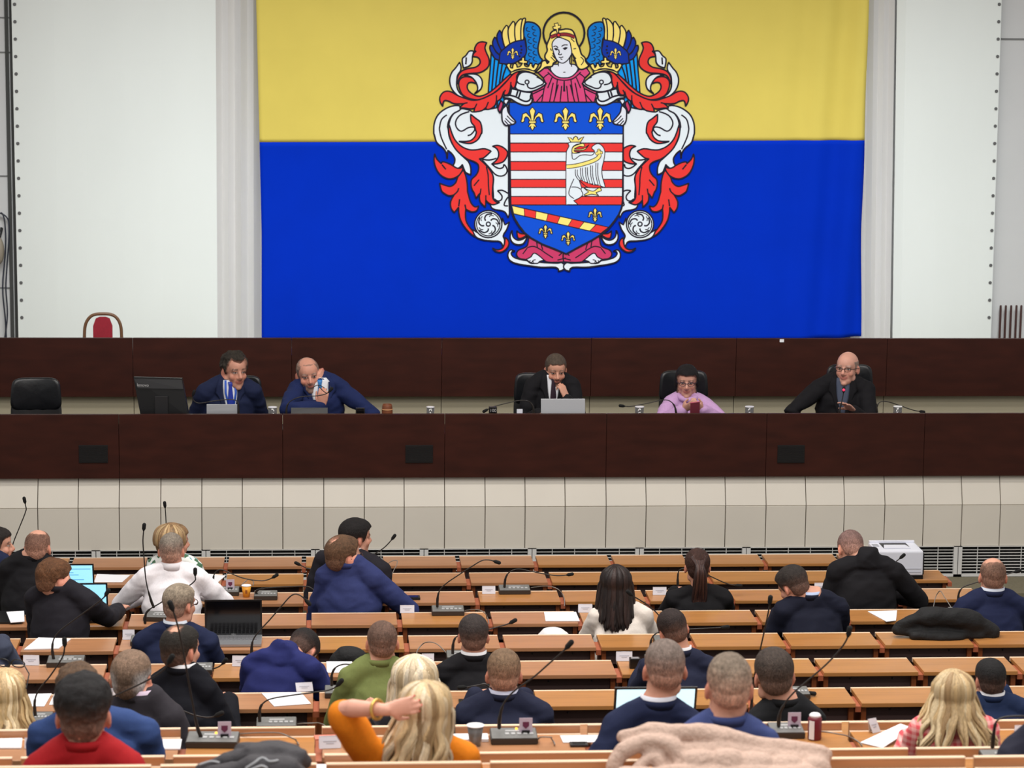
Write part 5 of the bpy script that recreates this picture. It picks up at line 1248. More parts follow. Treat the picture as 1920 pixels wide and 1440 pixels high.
# red chair on the rear tier
Yc = YRP + 0.8; t = thing('bentwood_chair', 'chair with a red pad in a curved brown wooden frame behind the rear bench', 'chair', (at(193, 600, Yc).x, Yc, ZRF))
WOODF = mat('brown_bentwood', (112, 78, 52), 0.45)
arc = [(157.5, 660), (158.5, 620), (163, 602), (174, 591), (193, 588.5), (212, 591), (223, 602), (227.5, 620), (228.5, 660)]
P_ = [at(x + 0.0, y, Yc) for x, y in arc]; P_[0].z = P_[-1].z = ZRF + 0.45
bm = bmesh.new(); tube(bm, crom(P_, 4), 0.014, seg=10); new_mesh('back_frame', bm, WOODF, t, True)
a_, b_ = at(174.5, 594, Yc), at(210.5, 594, Yc)
bm = bmesh.new()
prof = [(0, -0.62), (0, -0.08), (0.14, -0.015), (0.35, 0), (0.65, 0), (0.86, -0.015), (1, -0.08), (1, -0.62)]
prism(bm, [Vector((a_.x + (b_.x - a_.x) * q, Yc - 0.016, a_.z + z)) for q, z in prof], Vector((0, 0.03, 0))); new_mesh('back_pad', bm, mat('red_upholstery', (150, 26, 44), 0.8, nscale=40, namp=0.1), t)
bm = bmesh.new(); box(bm, (P_[0].x, Yc - 0.42, ZRF + 0.42), (P_[-1].x, Yc + 0.02, ZRF + 0.48), 0, 0.02); new_mesh('seat', bm, MATS['red_upholstery'], t)
for x in (P_[0].x + 0.02, P_[-1].x - 0.02):
    for y in (Yc, Yc - 0.39):
        bm = bmesh.new(); tube(bm, [Vector((x, y, ZRF + 0.42)), Vector((x, y, ZRF + 0.014))], 0.014, seg=8); new_mesh('leg', bm, WOODF, t, True)

# ------------------------------------------------------------------ conference microphones
PURP = mat('plum_print', (110, 44, 76), 0.6)
def card_tag(t, c, w, h):
    bm = bmesh.new(); obox(bm, c + ZA * h / 2, XA, YA, ZA, w / 2, 0.0015, h / 2); new_mesh('badge_card', bm, mat('lilac_card', (206, 190, 206), 0.5), t)
    bm = bmesh.new()
    o = c + ZA * h * 0.52 - YA * 0.0022; r = w * 0.24
    prism(bm, [o + Vector((-r, 0, r)), o + Vector((-r, 0, -r * 0.3)), o + Vector((0, 0, -r * 1.2)), o + Vector((r, 0, -r * 0.3)), o + Vector((r, 0, r))], Vector((0, -0.0008, 0))); new_mesh('badge_emblem', bm, PURP, t)
    bm = bmesh.new(); obox(bm, c + ZA * 0.004, XA, YA, ZA, w * 0.3, 0.012, 0.006); new_mesh('badge_clip', bm, BLACK, t)
def unit(k, label, dev, path, head, dY=0.0, badge=None, led=None, yaw=0.0, z=None, Yfix=None, cable=None, thick=1.0, tilt=0.0, group='microphone units on the desks'):
    """dev = (x left, x right, y of the front bottom edge) in the picture; path runs from the stem foot to the head"""
    Z = ZR[k] if z is None else z
    p0, p1 = atz(dev[0], dev[2], Z), atz(dev[1], dev[2], Z)
    if Yfix is not None:
        p0 = at(dev[0], 800, Yfix); p1 = at(dev[1], 800, Yfix)
    w = abs(p1.x - p0.x); c = Vector(((p0.x + p1.x) / 2, (p0.y + p1.y) / 2 + 0.06, Z)); D = 0.12; hgt = 0.034
    t = thing('conference_unit', label, 'microphone unit', (c.x, c.y, Z), group)
    u = Vector((math.cos(yaw), math.sin(yaw), 0)); v = Vector((-math.sin(yaw), math.cos(yaw), 0))
    def q(a, b, h): return c + u * a * w / 2 + v * b * D / 2 + ZA * h
    bm = bmesh.new()
    A_ = [q(-1, -1, 0.001), q(1, -1, 0.001), q(1, 1, 0.001), q(-1, 1, 0.001)]; B_ = [q(-1, -1, hgt * 0.8), q(1, -1, hgt * 0.8), q(1, 1, hgt * 1.15), q(-1, 1, hgt * 1.15)]
    va = [bm.verts.new(p) for p in A_]; vb = [bm.verts.new(p) for p in B_]
    bm.faces.new(list(reversed(va))); bm.faces.new(vb)
    for i in range(4): bm.faces.new((va[i], va[(i + 1) % 4], vb[(i + 1) % 4], vb[i]))
    es = [e for e in bm.edges]; bmesh.ops.bevel(bm, geom=es, offset=0.003, segments=2, affect='EDGES'); new_mesh('housing', bm, UNITD, t)
    n_ = (B_[1] - B_[0]).cross(B_[3] - B_[0]).normalized()
    def qt(a, b, h=0.0): return (B_[0] + (B_[1] - B_[0]) * (a + 1) / 2 + (B_[3] - B_[0]) * (b + 1) / 2) + n_ * h
    bm = bmesh.new(); prism(bm, [qt(-0.96, -0.94), qt(0.96, -0.94), qt(0.96, 0.94), qt(-0.96, 0.94)], n_ * 0.0012); new_mesh('top_plate', bm, UNIT, t)
    for i in range(5):
        x = -0.38 + i * 0.26; bm = bmesh.new(); prism(bm, [qt(x, -0.35, 0.0012), qt(x + 0.17, -0.35, 0.0012), qt(x + 0.17, 0.0, 0.0012), qt(x, 0.0, 0.0012)], n_ * 0.003); new_mesh('button', bm, KEYS, t)
    bm = bmesh.new(); prism(bm, [qt(-0.35, 0.25, 0.0012), qt(0.4, 0.25, 0.0012), qt(0.4, 0.5, 0.0012), qt(-0.35, 0.5, 0.0012)], n_ * 0.0015); new_mesh('label_strip', bm, KEYS, t)
    if led:
        bm = bmesh.new(); ball(bm, qt(led[0], led[1], 0.004), 0.006, 10); new_mesh('light', bm, LED, t, True)
    if badge: card_tag(t, qt(badge, 0.1, 0.001), 0.055, 0.062)
    Yb = c.y
    foot = qt(-0.62, 0.45) if path is None else None
    if path:
        n = len(path); foot = at(path[0][0], path[0][1], Yb); P = [at(x, y, Yb + dY * i / n) for i, (x, y) in enumerate(path)]
        if P[0].z < Z + hgt * 0.9: P[0].z = Z + hgt * 0.9
        hd = at(head[0], head[1], Yb + dY)
        Q = crom(P + [hd], 6); L = 0; rad = []
        for i, p in enumerate(Q):
            if i: L += (p - Q[i - 1]).length
            rad.append((0.0085 if L < 0.05 else 0.0065 if L < 0.09 else 0.0038) * thick)
        bm = bmesh.new(); tube(bm, Q, rad, seg=8); new_mesh('gooseneck', bm, NECK, t, True)
        d = (Q[-1] - Q[-4]).normalized(); bm = bmesh.new(); tube(bm, [hd - d * 0.022, hd - d * 0.012, hd + d * 0.014], [0.006 * thick, 0.0115 * thick, 0.012 * thick], seg=12); new_mesh('microphone_head', bm, MICB, t, True)
    if cable:
        P = [atz(x, y, Z + 0.008 + (0.045 if 0 < i < len(cable) - 2 else 0)) for i, (x, y) in enumerate(cable)]
        bm = bmesh.new(); tube(bm, crom(P, 6), 0.003, seg=6); new_mesh('cable', bm, CABLE, t, True)
    return t
unit(2, 'microphone unit at the far left, tall straight stem rising above the bald man', (-8, 48, 1090), [(14, 1072), (17, 1045), (26, 1015), (38, 985), (49, 956), (48, 948)], (46, 938))
unit(1, 'microphone unit whose head stands upright above the short haired blonde woman', (285, 335, 1056), [(313, 1042), (312, 1000), (311, 972), (310, 956)], (309, 946))
unit(4, 'microphone unit with tall stem in front of the white shirt, dark brown front', (270, 322, 1166), [(288, 1138), (283, 1125), (274, 1090), (270, 1045), (268, 1015), (269, 998)], (270, 988), yaw=-0.12)
unit(5, 'microphone unit whose stem crosses the white shirt to a raised head', (244, 290, 1212), [(272, 1168), (275, 1148), (300, 1131), (330, 1112), (352, 1100), (366, 1088), (366, 1081)], (366, 1072))
unit(3, 'microphone unit with badge card right of the white shirt, stem reaching right', (403, 448, 1118), [(402, 1104), (400, 1085), (404, 1073), (414, 1068), (428, 1073), (456, 1084), (490, 1089), (505, 1086)], (516, 1080), badge=0.25, cable=[(446, 1104), (458, 1092), (472, 1088), (474, 1098)])
unit(3, 'microphone unit hidden behind the black laptop, stem arching flat to the right', (476, 520, 1126), [(482, 1120), (480, 1110), (486, 1105), (505, 1102), (545, 1100), (577, 1100), (588, 1106)], (593, 1113), dY=-0.1)
unit(6, 'microphone unit behind the paper cards, stem arching above the black laptop base', (468, 514, 1250), [(472, 1232), (473, 1205), (482, 1188), (505, 1163), (530, 1134), (546, 1117), (556, 1114), (568, 1120)], (577, 1129))
unit(2, 'microphone unit left of the man in the blue suit, head low', (588, 632, 1092), [(600, 1070), (590, 1068), (577, 1066), (566, 1061)], (558, 1057))
unit(2, 'microphone unit with badge right of the black haired man, stem pointing up right', (688, 722, 1078), [(676, 1054), (690, 1047), (705, 1037), (720, 1027), (731, 1016)], (738, 1007), badge=-0.1, cable=[(720, 1063), (735, 1052), (745, 1052), (738, 1070), (730, 1088)])
unit(4, 'grey microphone unit beside a white card, stem leaning far right', (810, 871, 1155), [(820, 1137), (822, 1113), (832, 1098), (860, 1078), (888, 1060), (904, 1051), (917, 1050)], (932, 1054), cable=[(872, 1145), (890, 1143), (906, 1147), (914, 1158), (916, 1170)])
unit(3, 'grey microphone unit with stem bent down to the right over the desk', (936, 995, 1115), [(946, 1100), (948, 1084), (955, 1073), (970, 1067), (990, 1070), (1015, 1075), (1040, 1079), (1056, 1079)], (1069, 1077), cable=[(996, 1102), (1025, 1099), (1045, 1104), (1056, 1116), (1058, 1136)])
unit(6, 'microphone unit left of the dark haired man in black, head showing right of him', (838, 884, 1242), [(849, 1226), (850, 1206), (856, 1194), (880, 1184), (912, 1181), (935, 1175), (952, 1170)], (962, 1165), cable=[(838, 1226), (820, 1208), (802, 1204), (788, 1212), (782, 1226)])
unit(9, 'dark microphone unit with amber light and badge beside the clear cup', (921, 1009, 1397), [(936, 1364), (937, 1345), (945, 1318), (965, 1295), (1000, 1270), (1032, 1242), (1056, 1221)], (1067, 1209), badge=0.52, led=(0.14, 0.62), cable=[(1010, 1386), (1026, 1382), (1036, 1388), (1040, 1396)], thick=1.0)
unit(3, 'microphone unit left of the ponytail woman, stem passing behind her hair', (1256, 1300, 1122), [(1271, 1100), (1271, 1080), (1274, 1069), (1284, 1066), (1310, 1070), (1335, 1082), (1362, 1094), (1374, 1097)], (1385, 1098))
unit(5, 'microphone unit whose stem descends right beside the cream blouse', (1228, 1272, 1212), [(1252, 1196), (1246, 1170), (1232, 1150), (1215, 1135), (1198, 1124), (1186, 1117)], (1180, 1112))
unit(6, 'microphone unit behind the grey buzz cut, thin head right of the tilted head', (1212, 1258, 1250), [(1220, 1228), (1220, 1205), (1225, 1192), (1240, 1184), (1290, 1180), (1330, 1178), (1348, 1177)], (1360, 1176))
unit(8, 'microphone unit whose slender stem rises between the crew cut and the black shirt', (1392, 1440, 1378), [(1408, 1340), (1411, 1300), (1416, 1260), (1426, 1215), (1436, 1170), (1442, 1140)], (1444, 1125), dY=-0.02)
unit(9, 'grey microphone unit beside the maroon bottle, long stem to the upper right', (1446, 1510, 1386), [(1460, 1360), (1462, 1338), (1472, 1318), (1490, 1297), (1518, 1273), (1552, 1243), (1578, 1214), (1588, 1198)], (1592, 1184), led=(0.3, 0.2), badge=0.5, cable=[(1535, 1372), (1570, 1376), (1600, 1385), (1616, 1398)])
unit(7, 'microphone unit hidden behind the black shirt, small head pointing right', (1470, 1520, 1312), [(1485, 1296), (1490, 1297), (1505, 1298)], (1522, 1300))
unit(3, 'microphone unit in front of the printer, head pointing up right', (1655, 1700, 1118), [(1672, 1090), (1672, 1066), (1678, 1055), (1685, 1049)], (1692, 1043))
unit(4, 'microphone unit left of the bald man at the right, stem arching behind him', (1784, 1830, 1158), [(1797, 1130), (1798, 1112), (1806, 1101), (1825, 1094), (1855, 1084), (1890, 1076)], (1908, 1071), cable=[(1784, 1140), (1770, 1118), (1762, 1108), (1755, 1118), (1750, 1142)])
unit(6, 'grey microphone unit at the left with a long stem slanting up right', (87, 157, 1252), [(101, 1242), (98, 1218), (101, 1198), (112, 1183), (142, 1160), (172, 1138), (194, 1121)], (201, 1111))
unit(8, 'microphone unit by the blonde woman at the left edge, stem curving up to a head', (48, 96, 1362), [(67, 1352), (65, 1330), (66, 1310), (74, 1292), (92, 1270), (106, 1250), (118, 1230), (121, 1215)], (121, 1204))
unit(9, 'large grey microphone unit with badge and very tall stem at the lower left', (349, 447, 1404), [(378, 1386), (371, 1367), (360, 1312), (347, 1240), (336, 1185), (328, 1155)], (321, 1136), badge=0.45, led=(0.1, 0.5), yaw=-0.06, cable=[(447, 1376), (520, 1374), (548, 1384), (556, 1390), (560, 1396)])
unit(9, 'microphone unit with badge beside the red jacket, stem slanting up right', (188, 236, 1402), [(192, 1372), (196, 1335), (206, 1311), (230, 1298), (262, 1283), (290, 1268), (308, 1254)], (320, 1236), badge=0.1)
unit(8, 'microphone unit behind the dark grey suit, head pointing right', (300, 348, 1378), [(320, 1346), (322, 1334), (334, 1330), (362, 1340), (385, 1345), (398, 1344)], (411, 1339))
unit(6, 'microphone unit behind the black haired man, head hanging to the right', (352, 398, 1266), [(366, 1248), (378, 1253), (398, 1254), (412, 1249)], (421, 1240), dY=-0.05)
unit(8, 'grey microphone unit in the middle left, stem leaning right past a white sheet', (480, 556, 1372), [(487, 1354), (487, 1332), (492, 1320), (506, 1311), (545, 1304), (590, 1298), (616, 1294), (628, 1289)], (637, 1280), cable=[(556, 1358), (580, 1356), (605, 1358), (610, 1366)])
unit(7, 'microphone unit left of the olive green jacket, short curved stem', (609, 656, 1310), [(622, 1284), (622, 1266), (629, 1252), (642, 1246), (655, 1246)], (664, 1250))
unit(7, 'microphone unit hidden behind the light brown hair, head pointing left', (905, 955, 1318), [(930, 1300), (915, 1286), (908, 1283), (890, 1286), (878, 1288)], (866, 1289))
unit(10, 'blue grey microphone unit at the lower right corner', (1848, 1930, 1442), [(1861, 1400), (1864, 1370), (1869, 1352), (1882, 1345), (1900, 1343), (1920, 1343)], (1936, 1346))
# podium microphones
pod_g = 'microphone units on the podium'
def pmic(label, dev, path, head, Yf=None, dY=0.0, **k): return unit(0, label, (dev[0], dev[1], 776), path, head, dY=dY, z=ZT, Yfix=YP + 0.12 if Yf is None else Yf, group=pod_g, **k)
pmic('podium microphone unit in front of the curly haired man, stem looping left', (424, 470), [(447, 778), (447, 762), (444, 752), (430, 749), (400, 752), (374, 756), (364, 752), (361, 745)], (363, 737))
pmic('podium microphone unit in front of the grey bearded man, stem rising right', (520, 562), [(537, 778), (538, 762), (545, 752), (565, 744), (595, 742), (612, 738)], (620, 731), Yf=YP + 0.06)
pmic('podium microphone unit left of the central laptop, stem drooping left', (980, 1012), [(1001, 778), (1000, 764), (992, 753), (975, 751), (950, 756), (924, 763)], (910, 770))
pmic('podium microphone unit in front of the woman in lilac, stem reaching left', (1246, 1284), [(1268, 778), (1265, 762), (1256, 752), (1242, 750), (1215, 756), (1182, 762)], (1166, 761))
t = pmic('podium microphone unit with red ring in front of the bald man', (1556, 1594), [(1573, 778), (1575, 766), (1579, 750), (1581, 740)], (1582, 731))
bm = bmesh.new(); ball(bm, at(1582, 731, YP + 0.165), 0.010, 10); new_mesh('red_light', bm, mat('red_led', (255, 60, 90), 0.4, emit=(255, 40, 80), estr=1.5), t, True)
pmic('podium microphone unit right of the bald man, stem drooping right', (1632, 1664), [(1646, 778), (1644, 764), (1650, 754), (1663, 753), (1686, 760), (1712, 769)], (1729, 772))

# ------------------------------------------------------------------ papers, cards and other small things
def paper(k, label, quad, th=0.003, zoff=0.0, cat='paper', m=PAPER, name='paper_sheet', dz=(0, 0, 0, 0), Z=None):
    z = (ZR[k] if Z is None else Z) + 0.0015 + zoff
    V = [atz(x, y, z + d) for (x, y), d in zip(quad, dz)]
    bm = bmesh.new(); prism(bm, V, Vector((0, 0, th))); bmesh.ops.recalc_face_normals(bm, faces=bm.faces)
    return tag(new_mesh(name, bm, m), label, cat)
paper(2, 'white sheets lying right of the farther blue laptop', [(176, 1092), (182, 1077), (244, 1079), (229, 1092)])
paper(2, 'white sheet behind the right arm of the white shirt', [(384, 1096), (386, 1076), (423, 1080), (404, 1096)])
paper(4, 'white sheet lying left of the cream blouse', [(1023, 1165), (1020, 1148), (1080, 1148), (1087, 1165)])
paper(4, 'white sheet with a cut corner left of the black bag', [(1662, 1166), (1627, 1147), (1682, 1145), (1680, 1164)])
paper(4, 'white sheet on a black folder at the left edge', [(20, 1168), (12, 1148), (45, 1146), (46, 1166)], zoff=0.012)
paper(4, 'black folder under a white sheet at the left edge', [(-10, 1170), (-10, 1149), (50, 1147), (40, 1170)], 0.010, cat='folder', m=BLACK, name='folder')
paper(5, 'white sheets in front of the man bending to his blue laptop', [(45, 1219), (72, 1197), (133, 1199), (110, 1217)], 0.006)
paper(7, 'slanted white sheet under the stem left of the blue bent man', [(514, 1325), (490, 1300), (564, 1299), (583, 1320)])
paper(6, 'white sheet between the blue bent man and the olive jacket', [(613, 1262), (612, 1241), (660, 1241), (661, 1261)])
paper(7, 'white sheet right of the blonde hair at the left edge', [(56, 1325), (53, 1302), (97, 1301), (83, 1325)])
paper(7, 'white sheet left of the black hair above the red jacket', [(92, 1322), (104, 1297), (132, 1296), (130, 1321)])
paper(9, 'white sheet in front of the blonde woman at the left edge', [(-6, 1404), (-4, 1387), (42, 1386), (40, 1404)], 0.006)
paper(9, 'white sheets right of the red jacket', [(300, 1406), (294, 1389), (341, 1388), (338, 1406)], 0.006)
paper(9, 'white pad behind the clear cup', [(852, 1392), (846, 1381), (914, 1380), (916, 1391)], 0.012)
paper(9, 'white sheet left of the navy suit on the third desk row', [(1056, 1393), (1050, 1380), (1122, 1379), (1124, 1392)])
paper(9, 'large curling white sheets left of the pink checked blouse', [(1655, 1403), (1613, 1393), (1688, 1358), (1712, 1366)], 0.003, zoff=0.001, dz=(0, 0, 0.040, 0.040))
paper(10, 'white peaked paper on the second desk row, right of the orange top', [(905, 1448), (940, 1436), (1030, 1435), (1062, 1447)], 0.004, dz=(0, 0.012, 0.012, 0.0), zoff=0.001)
paper(10, 'white sheet left of the orange top behind the front desks', [(582, 1446), (578, 1436), (672, 1435), (676, 1445)], 0.006)
def card(k, label, x0, y0, x1, y1, yaw=0.0, roll=0.0):
    Z = ZR[k]; b = atz((x0 + x1) / 2, y1, Z); P = ppm(b.y); w = (x1 - x0) / P; h = (y1 - y0) / P * 1.0
    u = Vector((math.cos(yaw), math.sin(yaw), 0)); v = Vector((-math.sin(yaw), math.cos(yaw), 0)); d = h * 0.42
    bm = bmesh.new(); r = u * w / 2
    topv = b + v * d * 0.5 + ZA * (h + 0.001) + u * math.tan(roll) * h
    for s in (0, 1):
        f0 = b + v * (d * s) + ZA * 0.0015
        prism(bm, [f0 - r, f0 + r, topv + r, topv - r], v * (0.0012 if s == 0 else -0.0012))
    bmesh.ops.recalc_face_normals(bm, faces=bm.faces)
    t = thing('name_card', label, 'name card', b, 'white folded name cards on the desks'); new_mesh('card', bm, CARD, t)
    bm = bmesh.new()
    for q, ww in ((0.58, 0.6), (0.42, 0.35)):
        c0 = b + (topv - b) * q - v * 0.0006; hz = (topv - b).normalized()
        obox(bm, c0 - v * 0.0004, u, hz.cross(u), hz, w * ww / 2, 0.0004, h * 0.035)
    new_mesh('printed_lines', bm, mat('faint_grey_print', (186, 188, 200), 0.7), t)
card(3, 'white name card left of the grey unit with a downward bent stem', 904, 1099, 929, 1114)
card(4, 'white name card right of the raised blue elbow', 750, 1135, 777, 1150)
card(4, 'white name card left of the cream blouse', 1084, 1133, 1111, 1149)
card(6, 'white name card left of the grey buzz cut', 1155, 1222, 1186, 1240)
card(3, 'white name card left of the ponytail woman', 1224, 1101, 1250, 1116)
card(3, 'white name card between the light blue collar and the leaning black suit', 1527, 1093, 1552, 1108)
card(6, 'white name card left of the grey unit at the left', 43, 1229, 73, 1248, -0.1)
card(6, 'white name card left of the blue bent man', 435, 1230, 464, 1250, -0.1)
card(7, 'white name card above the slanted sheet', 556, 1280, 588, 1297, 0.15, -0.12)
card(6, 'white name card right of the pale blonde hair', 791, 1226, 814, 1247)
card(5, 'white name card left of the navy suit with glasses', 230, 1181, 252, 1200)
card(9, 'white name card at the lower left beside the red jacket', 46, 1384, 90, 1404)
card(9, 'large white name card left of the orange top', 598, 1380, 640, 1404, 0.1)
card(9, 'small tilted white card between black shirt and pink blouse', 1634, 1346, 1654, 1374, 0.5, -0.3)
card(7, 'white name card between the red jacket and the grey temples', 202, 1285, 218, 1306)
card(9, 'white name card in the lower right corner', 1902, 1360, 1936, 1380)

def laptop(label, hinge, w, d, h, ang, user, scr, body, text=None, tcol=None, cover=None, name='laptop', lines=None):
    """hinge: centre of the hinge on the desk; user: direction towards the user"""
    user = user.normalized(); u = user.cross(ZA).normalized() * -1
    u = ZA.cross(user).normalized(); a = math.radians(ang)
    t = thing(name, label, 'laptop', hinge)
    bm = bmesh.new(); obox(bm, hinge + user * d / 2 + ZA * 0.010, u, user, ZA, w / 2, d / 2, 0.008, 0, 0.003); new_mesh('base', bm, body, t)
    bm = bmesh.new()
    for r in range(5):
        for c in range(12):
            o = hinge + user * (0.03 + r * d * 0.10) + u * (-w * 0.42 + (c + 0.5) * w * 0.84 / 12) + ZA * 0.0195
            obox(bm, o, u, user, ZA, w * 0.027, d * 0.036, 0.0012)
    tag(new_mesh('keyboard', bm, mat('grey_keys', (118, 118, 122), 0.5), t), None, None, None, None)
    up = ZA * math.sin(a) - user * math.cos(a); n = up.cross(u).normalized()
    if n.dot(user) < 0: n = -n
    c = hinge + ZA * 0.016 + up * h / 2
    bm = bmesh.new(); obox(bm, c - n * 0.004, u, n, up, w / 2, 0.0035, h / 2, 0, 0.002); new_mesh('lid', bm, cover or body, t)
    bm = bmesh.new(); obox(bm, c + n * 0.0002, u, n, up, w * 0.47, 0.0006, h * 0.455); new_mesh('screen', bm, scr, t)
    if lines:
        bm = bmesh.new()
        for q, a0, a1 in lines:
            obox(bm, c + n * 0.0011 + up * (q * h) + u * ((a0 + a1) / 2 * w), u, n, up, abs(a1 - a0) / 2 * w, 0.0004, h * 0.012)
        new_mesh('screen_lines', bm, mat('screen_blue_lines', (90, 160, 205), 0.4, emit=(90, 165, 210), estr=0.6), t)
    if text:
        side = 1 if text[1] == 'front' else -1
        X4 = Matrix((u if side == 1 else -u, up, n * side)).transposed().to_4x4()
        if X4.to_3x3().determinant() < 0: X4 = Matrix((-X4.col[0].xyz, X4.col[1].xyz, X4.col[2].xyz)).transposed().to_4x4()
        X4.translation = c + n * (0.0012 if side == 1 else -0.0085) + up * (text[2] * h)
        text_mesh('logo_lettering', text[0], text[3], X4, tcol, t)
    return t
def hinge_at(k, x, y): return atz(x, y, ZR[k]) + ZA * 0.001
LN = [(0.33, -0.44, 0.44), (0.2, -0.44, 0.1), (0.12, -0.44, 0.2), (-0.05, -0.3, 0.3)]
laptop('farther open laptop with a bright blue screen at the left', hinge_at(3, 130, 1115), 0.33, 0.20, 0.205, 104, -YA, SCREENB, BLACK, lines=LN)
laptop('nearer open laptop with a bright blue screen at the left', hinge_at(4, 153, 1154), 0.33, 0.20, 0.205, 104, -YA, SCREENB, BLACK)
laptop('open black laptop with a dark screen and silver keyboard', hinge_at(5, 438, 1196), 0.335, 0.215, 0.225, 100, -YA, SCREENK, SILVER, ('DELL', 'front', -0.475, 0.012), KEYS, cover=BLACK)
laptop('open laptop with a white blue screen in front of the grey buzz cut', hinge_at(9, 1225, 1376), 0.35, 0.19, 0.215, 108, -YA, mat('white_blue_screen', (205, 240, 252), 0.3, emit=(205, 240, 252), estr=1.0), BLACK)
laptop('silver laptop seen from behind at the podium centre', Vector((at(1056, 776, YP + 0.16).x, YP + 0.16, ZT + 0.001)), 0.345, 0.20, 0.232, 100, YA, SCREENK, SILVER)
laptop('small silver laptop seen from behind, left of the podium', Vector((at(416, 776, YP + 0.28).x, YP + 0.28, ZT + 0.001)), 0.235, 0.16, 0.172, 98, YA, SCREENK, SILVER)
laptop('dark low tilted laptop in front of the grey bearded man', Vector((at(580, 776, YP + 0.26).x, YP + 0.26, ZT + 0.001)), 0.285, 0.14, 0.150, 112, YA, SCREENK, SILVER, cover=BLACK)
# desktop monitor on the podium
Ym = YP + 0.24; t = thing('desktop_monitor', 'large black desktop monitor seen from behind at the podium', 'monitor', (at(303, 776, Ym).x, Ym, ZT))
tl, tr_, br, bl = at(250, 707, Ym + 0.03), at(340.5, 709.5, Ym - 0.03), at(354, 782, Ym - 0.07), at(264, 782, Ym + 0.0)
bk = Vector((0.25, 0.97, 0)).normalized()
bm = bmesh.new(); prism(bm, [tl, tr_, br, bl], bk * 0.03); bmesh.ops.recalc_face_normals(bm, faces=bm.faces); new_mesh('back_case', bm, BLACK, t)
f4 = lambda a, b, q: a + (b - a) * q
bm = bmesh.new(); o = -bk * 0.012; q1, q2 = f4(tl, bl, 0.27), f4(tr_, br, 0.27)
prism(bm, [tl + (tr_ - tl) * 0.0 + bk * 0.002, tr_ + bk * 0.002, q2 + o, q1 + o + (tr_ - tl) * 0.06], bk * 0.012); bmesh.ops.recalc_face_normals(bm, faces=bm.faces); new_mesh('upper_case', bm, mat('dark_grey_plastic', (34, 34, 36), 0.4), t)
cm_ = (bl + br) / 2
bm = bmesh.new(); obox(bm, f4(tl, br, 0.62) * 0.5 + f4(tr_, bl, 0.62) * 0.5 - bk * 0.014 - ZA * 0.02, XA, YA, ZA, 0.05, 0.010, 0.07, 0, 0.004); new_mesh('stand_neck', bm, mat('dark_grey_plastic', (34, 34, 36), 0.4), t)
bm = bmesh.new(); box(bm, (cm_.x - 0.11, Ym - 0.06, ZT + 0.001), (cm_.x + 0.11, Ym + 0.12, ZT + 0.016), 0, 0.005); tube(bm, [Vector((cm_.x, Ym + 0.02, ZT + 0.01)), Vector((cm_.x, Ym + 0.01, cm_.z + 0.12))], (0.03), seg=10, cap=False); new_mesh('stand_foot', bm, BLACK, t)
bm = bmesh.new(); prism(bm, [tl + bk * 0.031 + (br - tl) * 0.05, tr_ + bk * 0.031 + (bl - tr_) * 0.05, br + bk * 0.031 + (tl - br) * 0.05, bl + bk * 0.031 + (tr_ - bl) * 0.05], bk * 0.001); bmesh.ops.recalc_face_normals(bm, faces=bm.faces); new_mesh('screen', bm, SCREENK, t)
ux = (tr_ - tl).normalized(); uz = (tl - bl).normalized(); uz = (uz - ux * uz.dot(ux)).normalized(); X4 = Matrix((ux, uz, ux.cross(uz))).transposed().to_4x4(); X4.translation = f4(tl, tr_, 0.18) + (bl - tl) * 0.19 - bk * 0.014
text_mesh('logo_lettering', 'lenovo', 0.034, X4, KEYS, t)
# tumblers and cups
def tumbler(label, x, Y, Z, h, r, m=GLASSM, name='tumbler', cat='glass', group=None, water=True):
    p = at(x, 772, Y); t = thing(name, label, cat, (p.x, Y, Z), group)
    bm = bmesh.new(); lathe(bm, (p.x, Y, Z + 0.001), [(r * 0.8, 0), (r, h), (r * 0.93, h), (r * 0.74, 0.006)], 20); new_mesh('wall', bm, m, t, True)
    bm = bmesh.new(); lathe(bm, (p.x, Y, Z + 0.001), [(r * 1.0, h - 0.003), (r * 1.05, h - 0.0015), (r * 1.03, h + 0.002), (r * 0.94, h + 0.001)], 20); new_mesh('rim', bm, mat('rim_white', (235, 235, 238), 0.3), t, True)
tg = 'clear tumblers on the podium'
tumbler('clear tumbler between the curly haired man and the bearded man', 511, YP + 0.08, ZT, 0.202, 0.034, group=tg)
tumbler('clear tumbler between the wooden cup and the central recorder', 807, YP + 0.08, ZT, 0.202, 0.03, group=tg)
tumbler('clear tumbler left of the woman in lilac', 1199, YP + 0.08, ZT, 0.202, 0.034, group=tg)
tumbler('clear tumbler right of the woman in lilac', 1405, YP + 0.08, ZT, 0.202, 0.034, group=tg)
tumbler('clear tumbler right of the bald man in glasses', 1683, YP + 0.08, ZT, 0.202, 0.034, group=tg)
t = thing('wooden_cup', 'turned dark wooden cup on the podium right of the bearded man', 'cup', (at(726, 770, YP + 0.09).x, YP + 0.09, ZT))
c_ = Vector((at(726, 770, YP + 0.09).x, YP + 0.09, ZT + 0.001)); bm = bmesh.new(); lathe(bm, c_, [(0.034, 0), (0.042, 0.05), (0.042, 0.17), (0.038, 0.21), (0.034, 0.223), (0.03, 0.218), (0.03, 0.06)], 24); new_mesh('bowl', bm, WOODC, t, True)
bm = bmesh.new(); lathe(bm, c_, [(0.0425, 0.178), (0.0435, 0.182), (0.0425, 0.187)], 24); new_mesh('carved_band', bm, mat('pale_carving', (190, 140, 96), 0.6), t, True)
